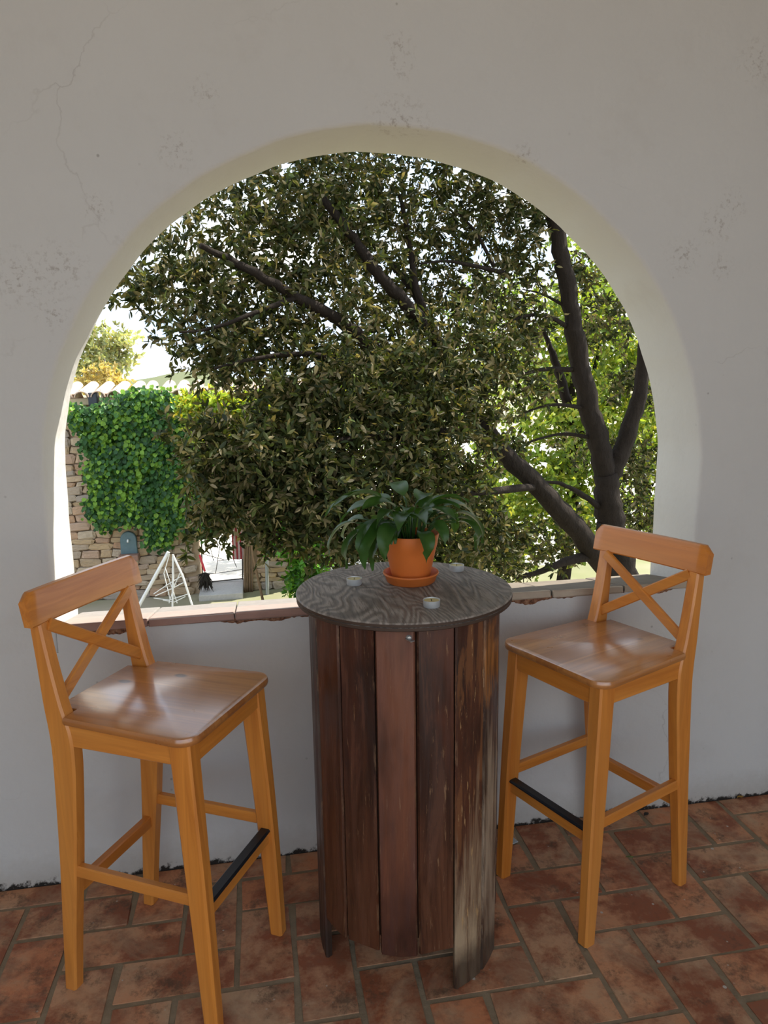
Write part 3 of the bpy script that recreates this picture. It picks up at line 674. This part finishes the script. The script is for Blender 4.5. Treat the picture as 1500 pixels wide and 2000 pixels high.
def px(pts, Y): return [at(u, v, y) for u, v, y in ((p[0], p[1], p[2] if len(p) > 2 else Y) for p in pts)]
def limb(name, parent, pts, r0, r1, mat, nseg=5, n=9):
    sp = spline([tuple(p) for p in pts], nseg); k = len(sp); b = bmesh.new()
    sp = [Vector(p)+Vector((random.uniform(-1, 1), random.uniform(-1, 1), random.uniform(-1, 1)))*r0*.10 for p in sp]
    tube(b, sp, [(r0+(r1-r0)*i/(k-1))*random.uniform(.93, 1.07) for i in range(k)], n)
    bmesh.ops.recalc_face_normals(b, faces=b.faces); return smooth(obj(name, b, mat, parent))

# ------------------------------------------------------------------ the evergreen oak just outside the arch
OB = at(1205, 1100, 3.3)
oak = thing('oak_tree', 'dark evergreen oak spreading its leafy boughs in front of the arch', 'tree', (0, 0, 0))
oak.location = (OB.x, OB.y, GZ)
inv = Matrix.Translation(-Vector((OB.x, OB.y, GZ)))
def oaklimb(name, pts, r0, r1, **k):
    o_ = limb(name, oak, [inv @ p for p in px(pts, 3.3)], r0, r1, BARK, **k); return o_
b_ = [inv @ Vector((OB.x+.05, OB.y+.05, GZ-.05)), inv @ Vector((OB.x+.02, OB.y, -.9))]+[inv @ p for p in px([(1212, 1130), (1200, 1060), (1190, 1000), (1184, 930)], 3.3)]
limb('trunk', oak, b_, .17, .095, BARK, 5, 12)
oaklimb('branch', [(1191, 1020), (1184, 930), (1166, 850), (1145, 770), (1128, 690), (1115, 610), (1100, 520), (1085, 440), (1060, 340), (1030, 200)], .098, .045)
oaklimb('branch', [(1192, 1000), (1190, 940), (1212, 885), (1240, 800), (1254, 730), (1262, 620), (1290, 480)], .088, .04)
oaklimb('branch', [(1215, 1150, 3.3), (1165, 1085, 3.2), (1110, 1015, 3.1), (1050, 950, 3.0), (990, 892, 2.95), (945, 835, 2.9), (900, 765, 2.9), (850, 665, 2.9), (790, 590, 2.85), (735, 530, 2.8), (690, 465, 2.8), (630, 390, 2.8)], .095, .025)
oaklimb('branch', [(860, 685, 2.9), (835, 620, 3.0), (800, 560, 3.1), (760, 510, 3.2), (720, 470, 3.2)], .035, .015)
oaklimb('branch', [(850, 650, 3.0), (815, 570, 3.0), (803, 500, 3.1), (792, 430, 3.1), (780, 380, 3.1)], .030, .012)
oaklimb('branch', [(900, 765, 2.9), (830, 735, 2.8), (745, 690, 2.7), (660, 625, 2.6), (580, 580, 2.5), (510, 540, 2.4), (455, 510, 2.4), (390, 480, 2.3)], .055, .016)
oaklimb('branch', [(1165, 1085, 3.2), (1110, 1095, 3.1), (1060, 1115, 3.0), (1010, 1130, 2.9)], .045, .015)
oaklimb('branch', [(960, 860, 2.9), (880, 845, 2.6), (780, 850, 2.3), (660, 860, 2.1), (560, 885, 2.0), (470, 920, 2.0)], .035, .008)
oaklimb('branch', [(1050, 950, 3.0), (950, 960, 2.6), (830, 970, 2.4), (700, 985, 2.2), (600, 1010, 2.1), (540, 1030, 2.1)], .03, .007)
for pts, r in [([(1150, 800, 3.3), (1090, 790, 3.2), (1040, 800, 3.1), (990, 825, 3.0)], .014), ([(1122, 722, 3.3), (1060, 722, 3.2), (1000, 738, 3.0), (950, 760, 2.9)], .016), ([(1110, 640, 3.3), (1070, 618, 3.2), (1020, 618, 3.1), (980, 640, 3)], .015),
               ([(1108, 600, 3.3), (1060, 575, 3.3), (1020, 565, 3.2)], .010), ([(1158, 855, 3.3), (1100, 848, 3.3), (1050, 858, 3.2), (1000, 880, 3.1)], .014), ([(1184, 1000, 3.3), (1140, 968, 3.2), (1095, 945, 3.1), (1050, 940, 3.0)], .022),
               ([(1108, 785, 3.6), (1090, 725, 3.6), (1075, 680, 3.6), (1060, 640, 3.6)], .035), ([(990, 535, 3.2), (930, 520, 3.1), (870, 510, 3.1), (820, 515, 3)], .014), ([(965, 520, 3.2), (930, 455, 3.2), (890, 410, 3.2)], .012), ([(745, 690, 2.7), (660, 700, 2.4), (590, 690, 2.3), (500, 700, 2.2), (420, 720, 2.1)], .018), ([(580, 580, 2.5), (500, 610, 2.3), (420, 640, 2.2), (350, 650, 2.1)], .014)]:
    oaklimb('branch', pts, r*1.3, r*.4, n=6)
def B(u, v, Y, r, cnt, ry=None, rz=None):
    p = at(u, v, Y); q_ = inv @ p; return (tuple(q_), r, ry or r*.8, rz or r*.8, cnt)
OAKB = [
 # upper left, thinner against the sky
 B(285, 555, 2.5, .26, 60), B(340, 500, 2.6, .34, 105), B(380, 590, 2.5, .36, 120), B(440, 430, 2.8, .42, 160), B(470, 530, 2.6, .36, 110), B(400, 665, 2.4, .32, 105), B(480, 640, 2.5, .38, 140), B(560, 390, 3.0, .46, 190), B(560, 480, 2.8, .36, 130), B(545, 560, 2.7, .30, 80), B(560, 700, 2.5, .40, 170), B(445, 712, 2.3, .24, 70),
 # top
 B(680, 380, 3.1, .48, 220), B(800, 380, 3.3, .46, 190), B(660, 470, 2.9, .44, 190), B(760, 470, 3.2, .40, 130), B(900, 390, 3.3, .42, 160), B(990, 430, 3.4, .42, 170), B(1050, 400, 3.3, .30, 90), B(640, 590, 2.7, .38, 150), B(730, 600, 3.1, .36, 110), B(830, 560, 3.4, .40, 140), B(870, 470, 3.5, .30, 60), B(960, 580, 3.3, .42, 190), B(1010, 520, 3.4, .30, 80),
 # heavy middle
 B(640, 750, 2.4, .40, 250), B(740, 760, 2.4, .42, 270), B(830, 760, 2.5, .42, 250), B(900, 680, 2.8, .44, 240), B(780, 680, 2.8, .38, 150), B(970, 690, 3.0, .34, 110), B(580, 800, 2.2, .30, 190), B(680, 850, 2.2, .40, 260), B(790, 860, 2.3, .42, 280), B(890, 840, 2.6, .38, 190), B(960, 780, 2.8, .28, 70),
 # low, drooping towards the arch
 B(390, 870, 2.0, .24, 70), B(460, 880, 2.0, .30, 150), B(550, 890, 2.0, .34, 210), B(430, 960, 2.0, .24, 95), B(500, 980, 2.0, .30, 170), B(600, 970, 2.0, .36, 240), B(700, 960, 2.1, .36, 240), B(560, 1040, 2.0, .20, 60), B(650, 1050, 2.0, .28, 130), B(730, 1060, 2.1, .34, 170), B(360, 1050, 2.0, .07, 7), B(420, 1030, 2.0, .14, 26), B(800, 970, 2.3, .36, 200), B(870, 940, 2.5, .32, 150), B(850, 1060, 2.5, .36, 190), B(940, 1050, 2.8, .36, 150), B(990, 1080, 3.0, .34, 110), B(920, 980, 3.0, .24, 50),
 # right, open to the light
 B(1150, 540, 3.8, .30, 45), B(1205, 640, 3.9, .34, 70), B(1240, 760, 3.9, .30, 60), B(1235, 900, 3.7, .30, 75), B(1255, 1000, 3.7, .34, 100), B(1090, 1060, 3.6, .34, 60), B(1140, 880, 4.2, .3, 25), B(1040, 650, 3.2, .22, 35), B(1000, 880, 3.2, .2, 25), B(1045, 760, 3.1, .16, 18),
 # out of frame above and to the right: the rest of the crown
 B(420, 250, 3.2, .7, 240), B(700, 200, 3.4, .8, 330), B(1000, 230, 3.6, .8, 330), B(1250, 330, 3.8, .7, 260), B(1420, 520, 4.0, .7, 240), B(1450, 800, 4.0, .6, 180), B(800, 60, 4.0, 1.0, 330), B(1150, 80, 4.2, 1.0, 330), B(1450, 200, 4.4, 1.0, 300)]
OAKB = [(c, a, b2, d, max(3, int(n*(.50 if i < 12 else .54 if i < 25 else .50 if i < 36 else .60 if i < 54 else .8)))) for i, (c, a, b2, d, n) in enumerate(OAKB)]
OAKB += [(tuple(inv @ Vector(c)), r, r*.8, r*.6, n) for c, r, n in (((1.5, 2.0, 3.9), .9, 170), ((2.6, 2.3, 4.3), 1.0, 210), ((3.4, 2.6, 4.8), 1.0, 200), ((2.2, 2.6, 5.2), 1.0, 150), ((.9, 2.2, 4.2), .8, 100), ((.9, 1.5, 4.9), .7, 150), ((1.5, 1.6, 5.6), .8, 160), ((.2, 1.3, 3.9), .5, 70), ((3.2, 3.2, 3.8), .8, 120))]  # extra unseen crown added towards the sun, to screen it into dapples
OAKP = [(.064, .076, .024), (.118, .116, .042), (.205, .172, .086), (.074, .098, .026), (.300, .252, .150), (.030, .042, .014)]
foliage('oak_foliage', oak, sprays(OAKB, 17, .20, .052, .35, OAKP, [3, 3, 2, 2, 1, 3], .35, .3), mat=OAKL)

# ------------------------------------------------------------------ trees standing in the sun beyond the oak
def back_tree(name, label, base, trunk_top, r, blobs, pal, wts, leaf, leaves=14, slen=.35, group='sunlit trees beyond the oak', barkm=BARK, cat='tree'):
    t = thing(name, label, cat, base, 0, group); iv = Matrix.Translation(-Vector(base))
    mid = Vector(base).lerp(Vector(trunk_top), .5)+Vector((random.uniform(-.15, .15), random.uniform(-.1, .1), 0))
    limb('trunk', t, [iv @ Vector(base)+Vector((0, 0, -.05)), iv @ mid, iv @ Vector(trunk_top)], r, r*.45, barkm, 4, 8)
    for c, *_ in blobs[:6]:
        limb('branch', t, [iv @ mid, iv @ (mid.lerp(Vector(c), .55)+Vector((0, 0, .15))), iv @ Vector(c)], r*.5, r*.12, barkm, 4, 6)
    bl = [(tuple(iv @ Vector(c)), rx, ry, rz, n) for c, rx, ry, rz, n in blobs]
    foliage(name+'_foliage', t, sprays(bl, leaves, slen, leaf, .5, pal, wts, .5, .15)); return t
def BB(u, v, Y, r, cnt): return (at(u, v, Y), r, r*.8, r*.85, cnt)
LIME = [(.22, .30, .045), (.32, .36, .06), (.14, .22, .035), (.42, .42, .09)]
GREEN = [(.09, .17, .03), (.14, .23, .04), (.06, .11, .022), (.22, .28, .06)]
back_tree('leafy_tree', 'lime green backlit tree seen between the forked trunk and the leaning bough', (3.9, 7.5, GZ), (4.0, 7.6, 1.6), .12,
          [BB(1180, 640, 7.5, .9, 190), BB(1080, 760, 7.5, .9, 200), BB(1200, 830, 7.6, .9, 190), BB(1050, 900, 7.3, .9, 190), BB(1130, 1000, 7.0, .8, 170), BB(1230, 720, 7.8, .8, 140), BB(1000, 1010, 6.8, .7, 120), BB(1100, 620, 8.0, .7, 100), BB(1330, 820, 7.8, 1.0, 170), BB(1300, 1000, 7.4, .9, 150), BB(850, 1050, 6.9, .7, 120), BB(950, 1090, 6.8, .7, 120)], LIME, [3, 2, 3, 1], .085)
back_tree('leafy_tree', 'mid green tree behind the densest oak boughs, with yellow-green crown', (2.7, 11.7, GZ), (2.7, 11.7, 1.9), .15,
          [BB(880, 760, 11.7, 1.18, 160), BB(960, 620, 11.8, 1.06, 120), BB(780, 900, 11.5, 1.18, 160), BB(930, 950, 11.5, 1.18, 170), BB(700, 800, 11.7, 1.06, 130), BB(660, 930, 11.5, 0.94, 120), BB(690, 715, 11.9, 0.71, 60)], GREEN+LIME[:2], [2, 2, 2, 1, 2, 2], .10)
back_tree('leafy_tree', 'tall green tree standing behind the thinner fork of the oak trunk', (9.6, 15.2, GZ), (9.6, 15.3, 2.6), .2,
          [BB(1260, 560, 15.4, 1.45, 150), BB(1340, 700, 15.4, 1.74, 180), BB(1240, 860, 15.4, 1.45, 150), BB(1400, 900, 15.4, 1.74, 160), BB(1160, 480, 15.5, 1.30, 90), BB(1250, 1020, 15.2, 1.45, 150)], GREEN+LIME[:2], [2, 2, 1, 2, 3, 2], .13)
back_tree('garden_shrub', 'bright green leafy bush growing against the foot of the stone wall', tuple(at(585, 1140, 8.6).xy)+(GZ,), at(580, 1040, 8.6), .05,
          [BB(600, 1040, 8.5, .42, 70), BB(570, 1060, 8.5, .34, 60), BB(620, 1090, 8.4, .38, 60), BB(590, 1120, 8.4, .30, 45), BB(540, 1030, 8.7, .28, 40), BB(640, 1000, 8.7, .4, 60), BB(600, 1150, 8.3, .25, 40)], [(.07, .20, .025), (.11, .28, .03), (.05, .13, .02), (.20, .36, .06)], [3, 3, 2, 2], .09, 14, .25, None, BARK, 'shrub')
back_tree('flowering_shrub', 'yellow flowered climbing shrub topping the stone wall beside the ivy', tuple(at(508, 1000, 8.62).xy)+(GZ,), at(500, 900, 8.62), .022,
          [BB(365, 795, 8.62, .20, 50), BB(410, 790, 8.62, .24, 70), BB(460, 795, 8.62, .26, 70), BB(440, 830, 8.6, .26, 70), BB(395, 835, 8.62, .22, 55), BB(500, 800, 8.6, .28, 60), BB(490, 860, 8.6, .3, 60), BB(505, 905, 8.6, .28, 55)], [(.30, .40, .05), (.40, .48, .08), (.66, .46, .04), (.18, .28, .04)], [3, 2, 1.4, 2], .075, 13, .22, None, bark('shrub_stem', (.16, .10, .06), (.30, .20, .12)), 'shrub')
back_tree('olive_tree', 'pale olive tree with yellowing skirts beyond the tiled wall top', tuple(at(205, 760, 20).xy)+(GZ,), at(200, 700, 20), .16,
          [BB(195, 690, 20, .75, 60), BB(235, 672, 20, .55, 34), BB(170, 720, 20, .7, 60), BB(235, 705, 20, .5, 30), BB(190, 655, 20, .45, 18), BB(140, 690, 20, .8, 60)], [(.28, .32, .17), (.34, .36, .20), (.40, .36, .18)], [2, 2, 1], .13, 15, .5, None, bark('pale_bark', (.12, .10, .08), (.22, .19, .15)))
back_tree('yellow_shrub', 'straw yellow shrub rising behind the roof tiles', tuple(at(205, 790, 18).xy)+(GZ,), at(205, 745, 18), .06,
          [BB(205, 735, 18, .42, 50), BB(175, 745, 18, .4, 40), BB(235, 748, 18, .3, 30)], [(.46, .36, .15), (.40, .34, .16), (.52, .44, .22)], [2, 2, 1], .10, 14, .3, None, BARK, 'shrub')

# ------------------------------------------------------------------ old stone wall with doorway, roof tiles, ivy
WY = 9.5
gw = thing('garden_wall', 'old rubble stone wall with tiled top and a doorway', 'wall', (-3.0, WY, GZ))
GX, GV = gw.location.x, Vector(gw.location)
DX0, DX1, DZ = -1.365, -.655, .10                 # doorway
WT, WX0, WX1 = 1.22, -9.0, .45
b = bmesh.new(); th_ = .42
for x0, x1, z0, z1 in ((WX0, DX0, GZ-.05, WT), (DX1, WX1, GZ-.05, WT), (DX0, DX1, DZ, WT)):
    box(b, ((x0+x1)/2-GX, th_/2+.02, (z0+z1)/2-GZ), (x1-x0, th_, z1-z0))
obj('wall_core', b, STONEMORTAR, gw)
def stone_mesh(k):
    b = bmesh.new(); box(b, (0, 0, 0), (1, 1, 1))
    bmesh.ops.bevel(b, geom=list(b.edges), offset=.13, segments=1, affect='EDGES')
    for v_ in b.verts: v_.co += Vector((random.uniform(-.07, .07), random.uniform(-.12, .12), random.uniform(-.10, .10)))
    me = bpy.data.meshes.new('stone'); b.to_mesh(me); b.free(); me.materials.append(STONE); return me
SM = [stone_mesh(k) for k in range(10)]
stones = []; z = GZ
while z < WT-.1:
    h = random.uniform(.06, .16); x = WX0+random.uniform(0, .2)
    while x < WX1:
        wd = random.uniform(.14, .42)
        if not (x+wd > DX0 and x < DX1 and z < DZ):
            stones.append((x+wd/2, z+h/2, wd, h))
        x += wd
    z += h
def seen(x, z):          # bare masonry in view: left of the ivy, and below it
    return (-3.7 < x < -2.55 and z < 1.0) or (-3.6 < x < .25 and z < -.55)
vis = [s for s in stones if seen(s[0], s[1])]; vis.sort(key=lambda s: -s[2]*s[3]); vset = set(vis[:295])
sv, sf = [], []
for s in stones:
    x, z, wd, h = s; me = random.choice(SM); dp = random.uniform(.06, .11)
    if s in vset:
        so_ = obj('stone', me, None, gw); so_.location = (x-GX, 0, z-GZ); so_.scale = (wd*.96, dp, h*.93); so_.rotation_euler = (0, random.uniform(-.10, .10), 0)
    else:
        b0 = len(sv); sv += [(v_.co.x*wd*.96+x-GX, v_.co.y*dp, v_.co.z*h*.93+z-GZ) for v_ in me.vertices]; sf += [tuple(b0+i for i in p.vertices) for p in me.polygons]
obj('stonework', pydata('stonework', sv, sf), STONE, gw, kind='stuff')
# tiled top: beige cornice and a row of barrel tiles
CREAM = plain('cream_render', (.62, .50, .34), .9); RT = terracotta('roof_tile_clay', (.56, .40, .30))
b = bmesh.new(); box(b, ((WX0+WX1)/2-GX, .16, WT-GZ-.02), (WX1-WX0, .52, .10), None, .012); obj('cornice', b, CREAM, gw)
b = bmesh.new(); n = 8; secs = []
for y, rr, zz in ((-.16, .105, 0.0), (.75, .085, .16)):
    secs.append([(rr*math.cos(PI*k/n), y, zz+rr*.85*math.sin(PI*k/n)) for k in range(n+1)]+[((rr-.016)*math.cos(PI*(n-k)/n), y, zz+(rr-.016)*.85*math.sin(PI*(n-k)/n)) for k in range(n+1)])
loft(b, secs); bmesh.ops.recalc_face_normals(b, faces=b.faces); cover = bpy.data.meshes.new('roof_tile'); b.to_mesh(cover); b.free(); cover.materials.append(RT); cover.polygons.foreach_set('use_smooth', [True]*len(cover.polygons)); cover.set_sharp_from_angle(angle=.7)
x = WX0+.1
while x < WX1:
    t = obj('roof_tile', cover, None, gw); t.location = (x-GX, -.06+random.uniform(-.02, .02), WT-GZ+.045); t.rotation_euler = (0, 0, random.uniform(-.03, .03))
    t2 = obj('roof_tile', cover, None, gw); t2.location = (x+.115-GX, -.02, WT-GZ+.10); t2.rotation_euler = (0, PI, 0); t2.scale = (.9, 1, .8); t2.rotation_euler = (.17*2, PI, 0)
    x += .232
# ivy curtain hanging down the wall
ivy = thing('ivy', 'dense green ivy hanging over the top of the stone wall', 'ivy', (at(300, 900, WY).x, WY, 0))
def in_poly(x, y, poly):
    c = False; j = len(poly)-1
    for i in range(len(poly)):
        if ((poly[i][1] > y) != (poly[j][1] > y)) and x < (poly[j][0]-poly[i][0])*(y-poly[i][1])/(poly[j][1]-poly[i][1])+poly[i][0]: c = not c
        j = i
    return c
ivp = [(138, 782), (180, 788), (240, 768), (262, 752), (330, 756), (372, 775), (400, 850), (430, 880), (450, 980), (430, 1015), (390, 1032), (345, 1010), (320, 1052), (285, 1042), (262, 1015), (238, 1008), (205, 1030), (186, 990), (172, 985), (186, 935), (168, 905), (186, 880), (180, 850), (166, 868), (160, 850), (176, 820), (150, 822)]
ivw = [((p_ := at(u, v, WY-.15)).x, p_.z) for u, v in ivp]
xs = [p_[0] for p_ in ivw]; zs_ = [p_[1] for p_ in ivw]
cl = []
FP = at(252, 1060, WY-.05)
while len(cl) < 2200:
    x, z = random.uniform(min(xs), max(xs)), random.uniform(min(zs_), max(zs_))
    if abs(x-FP.x) < .28 and z < FP.z+.50: continue          # clear of the fountain
    if in_poly(x, z, ivw): cl.append((x, z))
Pp, Aa, Nn_, Ll, Cc_ = [], [], [], [], []
for x, z in cl:
    dep = .10+.30*random.random()**1.3*max(.25, min(1, (z+1.2)/1.6))
    if z > WT-.16: dep = .30+.14*random.random()
    bright = random.random() < .30
    for k in range(8):
        Pp.append((x+random.gauss(0, .05)-ivy.location.x, -dep+random.gauss(0, .03), z-.05*k*.6+random.gauss(0, .03)))
        Aa.append((random.gauss(0, .5), -.45+random.gauss(0, .25), -.75)); Nn_.append((random.gauss(0, .35), -.8, .6+random.gauss(0, .25))); Ll.append(random.uniform(.05, .088))
        base = (.20, .36, .045) if bright else random.choice([(.045, .13, .03), (.07, .18, .04), (.035, .10, .035)]); j_ = random.uniform(.75, 1.25); Cc_.append([c*j_ for c in base])
Ll = np.array(Ll)
foliage('ivy_foliage', ivy, (np.array(Pp), np.array(Aa), np.array(Nn_), Ll, Ll*.42, np.array(Cc_)))
STEM = bark('vine_stem', (.16, .10, .06), (.30, .20, .12))
for u in (300, 350, 420): limb('stem', ivy, [at(u, 1010, WY-.06)-ivy.location, at(u+8, 930, WY-.08)-ivy.location, at(u-5, 850, WY-.08)-ivy.location, at(u+4, 785, WY-.16)-ivy.location], .02, .012, STEM, 4, 6)
# bare vine stems beside the door
vs_ = thing('vine', 'bare brown vine stems climbing beside the doorway', 'vine', (at(487, 1150, WY-.1).x, WY-.1, GZ))
for k, u in enumerate((479, 483, 488, 492)):
    limb('stem', vs_, [Vector((at(u, 1150, WY-.1).x, WY-.1, GZ))-vs_.location]+[at(u+random.uniform(-1.5, 1.5), v, WY-.1)-vs_.location for v in (1100, 1050, 990, 930)], .026-.004*k, .014, STEM, 4, 6)
# lamp under the eaves
p = at(183, 780, WY-.12); b = bmesh.new(); box(b, (0, 0, 0), (.13, .16, .20), None, .015); box(b, (0, .12, .04), (.05, .2, .05))
lampm = plain('dark_lamp_metal', (.05, .055, .07), .4)
obj('wall_lamp', b, lampm, None, 'small dark box lamp fixed under the roof tiles', 'lamp').location = p
# slate plaque with ledge, an arched wall fountain
p = at(252, 1060, WY-.05)
wf = thing('wall_fountain', 'arched slate grey wall fountain with a brown ledge on the stone wall', 'fountain', p)
SLATE = plain('slate', (.10, .16, .18), .6)
b = bmesh.new(); hw, hh = .125, .19; outl = [(-hw, -.17), (hw, -.17), (hw*.97, .06)]+[(hw*.97*math.cos(PI*k/10), .06+.125*math.sin(PI*k/10)) for k in range(1, 10)]+[(-hw*.97, .06)]
loft(b, [[(x, .03, z) for x, z in outl], [(x, -.045, z) for x, z in outl], [(x*.93, -.055, z*.95) for x, z in outl]]); bmesh.ops.recalc_face_normals(b, faces=b.faces); obj('backplate', b, SLATE, wf)
b = bmesh.new(); box(b, (0, -.06, -.21), (.30, .26, .09), None, .015); obj('ledge', b, plain('brown_clay', (.26, .15, .11), .8), wf)
b = bmesh.new(); tube(b, [(0, -.04, .06), (0, -.09, .06), (0, -.11, .03)], .014, 8); obj('spout', b, plain('pale_metal', (.75, .75, .72), .4, .5, .3), wf)
# doorway: threshold, striped curtain, wire gate, broom
b = bmesh.new(); box(b, (0, 0, 0), (DX1-DX0-.035, .95, .10), None, .01); obj('door_step', b, plain('grey_step', (.46, .44, .42), .9), None, 'grey stone step at the foot of the doorway', 'step').location = ((DX0+DX1)/2-.015, WY+.03, GZ+.045)
cu = thing('door_curtain', 'red and pale striped curtain hanging inside the doorway', 'curtain', (DX1-.09, WY+.12, at(470, 1092, WY+.12).z))
RED = plain('red_stripe', (.34, .045, .05), .85); PINKW = plain('pale_stripe', (.55, .42, .40), .85)
ztop = DZ-cu.location.z-.02
for k in range(6):
    b = bmesh.new(); w_ = .028
    box(b, (-.075+k*.03, .012*math.sin(k*1.4), ztop/2), (w_*1.05, .02, ztop), None, .006); obj('stripe', b, RED if k % 2 == 0 else PINKW, cu)
IRON = plain('dark_iron', (.06, .055, .05), .6, .5, .3)
gt = thing('wire_gate', 'thin dark wire gate with crooked bars across the doorway', 'gate', ((DX0+DX1)/2, WY+.28, GZ+.09))
def gp(u, v):
    p_ = at(u, v, WY+.28); p_.x = min(max(p_.x, DX0+.013), DX1-.013); return p_-gt.location
b = bmesh.new(); tube(b, [gp(u, v) for u, v in ((393, 1140), (393, 1040), (393, 950))], .012, 6); tube(b, [gp(u, v) for u, v in ((474, 1132), (474, 1040), (474, 950))], .012, 6); tube(b, [gp(393, 950), gp(474, 950)], .012, 6); tube(b, [gp(393, 1138), gp(474, 1130)], .012, 6); obj('gate_frame', b, IRON, gt)
for w_ in ([(404, 1055), (412, 1075), (417, 1095)], [(429, 1068), (425, 1095), (421, 1120)], [(397, 1082), (415, 1087), (437, 1093)], [(448, 1065), (455, 1090), (462, 1108)], [(418, 1053), (425, 1062), (430, 1070)], [(458, 1047), (452, 1058), (447, 1068)], [(425, 1096), (442, 1093), (458, 1090)], [(393, 1060), (404, 1055), (418, 1053), (440, 1051), (458, 1047), (474, 1040)], [(393, 1122), (421, 1120), (474, 1112)]):
    b = bmesh.new(); tube(b, [gp(u, v) for u, v in w_], .006, 5); obj('wire', b, IRON, gt)
br = thing('broom', 'red handled broom with a dark bristle head leaning in the doorway', 'broom', (at(402, 1135, WY-.24).x, WY-.24, GZ+.095))
h0 = at(400, 1116, WY-.24)-br.location; h1 = at(390, 1084, WY-.09)-br.location
b = bmesh.new(); tube(b, [h0, h0.lerp(h1, .5), h1], .018, 8); obj('handle', b, plain('red_plastic', (.60, .03, .04), .4), br)
b = bmesh.new()
for k in range(150):
    a = random.random()*2*PI; r = random.random()**.5*.10; el = random.uniform(-1, .6)
    tip = Vector((r*1.3*math.cos(a), r*math.sin(a)*.8, -.5*h0.z+(.5*h0.z+.003)*el)); tube(b, [h0+Vector((0, 0, -.02)), h0+tip*.6, h0+tip+Vector((random.gauss(0, .01), 0, random.gauss(0, .01)))], [.012, .009, .003], 4)
obj('bristles', b, plain('dark_bristle', (.025, .02, .016), .95), br, kind='stuff')
# grey post and white drying rack
b = bmesh.new(); q0, q1 = at(522, 1152, WY-.3), at(520, 1050, WY-.3); tube(b, [Vector((q0.x, q0.y, GZ)), q1], .028, 10); box(b, q1.lerp(q0, .22)+Vector((-.03, 0, 0)), (.12, .04, .03))
for v_ in b.verts: v_.co -= Vector((q0.x, q0.y, GZ))
obj('metal_post', b, plain('galvanised', (.32, .34, .34), .5, .5, .3), None, 'grey metal post standing between the doorway and the green bush', 'post').location = (q0.x, q0.y, GZ)
WHITE = plain('white_enamel', (.80, .80, .78), .5)
RY = 8.7; r0 = at(320, 1180, RY)
rk = thing('drying_rack', 'white metal drying rack with fanned wires leaning below the fountain', 'drying rack', (r0.x, RY, GZ))
def rp(u, v, y=RY):
    p_ = at(u, v, y); return p_-rk.location
def ext(p0, p1):          # carry a leg on down to the ground
    d_ = p1-p0; return p0+d_*((0-p0.z)/d_.z) if abs(d_.z) > 1e-4 else p1
for pts, r in [([(329, 1078), (271, 1184)], .026), ([(338, 1085), (357, 1125), (365, 1150)], .016), ([(338, 1083), (338, 1130), (337, 1182)], .015)]:
    P_ = [rp(*p_) for p_ in pts]; P_.append(ext(P_[-2], P_[-1])); b = bmesh.new(); tube(b, P_, r, 8); obj('leg', b, WHITE, rk)
for pts in ([(331, 1082), (320, 1120), (332, 1170)], [(300, 1160), (330, 1140), (355, 1125)], [(303, 1164), (335, 1150), (358, 1138)], [(322, 1108), (335, 1145), (346, 1178)], [(352, 1118), (340, 1145), (330, 1178)], [(318, 1172), (340, 1176), (362, 1165)], [(300, 1168), (330, 1172), (368, 1160)]):
    b = bmesh.new(); tube(b, [rp(*p_) for p_ in pts], .007, 5); obj('wire', b, WHITE, rk)
# far hills
V = []; Fc = []; n = 80
for i in range(n+1):
    a = math.radians(40+100*i/n); R0 = 320
    hgt = 1.5+9*(.5+.5*math.sin(i*.23+1))+4*math.sin(i*.61)
    V += [(R0*math.cos(a), R0*math.sin(a), -8), (R0*1.05*math.cos(a), R0*1.05*math.sin(a), max(2, hgt)), (R0*1.3*math.cos(a), R0*1.3*math.sin(a), -8)]
for i in range(n):
    for k in range(2): Fc.append((3*i+k, 3*i+3+k, 3*i+4+k, 3*i+1+k))
m_ = Mat('wooded_hill', .95, .1); m_.col(m_.mix(m_.noise(m_.coord(), .06, 6, .7), (.11, .14, .07), (.20, .20, .12)))
smooth(obj('hills', pydata('hills', V, Fc), m_.m, None, 'low wooded hills on the horizon', kind='structure'))
obj('ground_fields', pydata('ground_fields', [(-400, 40, GZ+.1), (400, 40, GZ+.1), (400, 330, -1), (-400, 330, -1)], [(0, 1, 2, 3)]), EARTH, label='dry fields stretching to the hills', kind='structure')
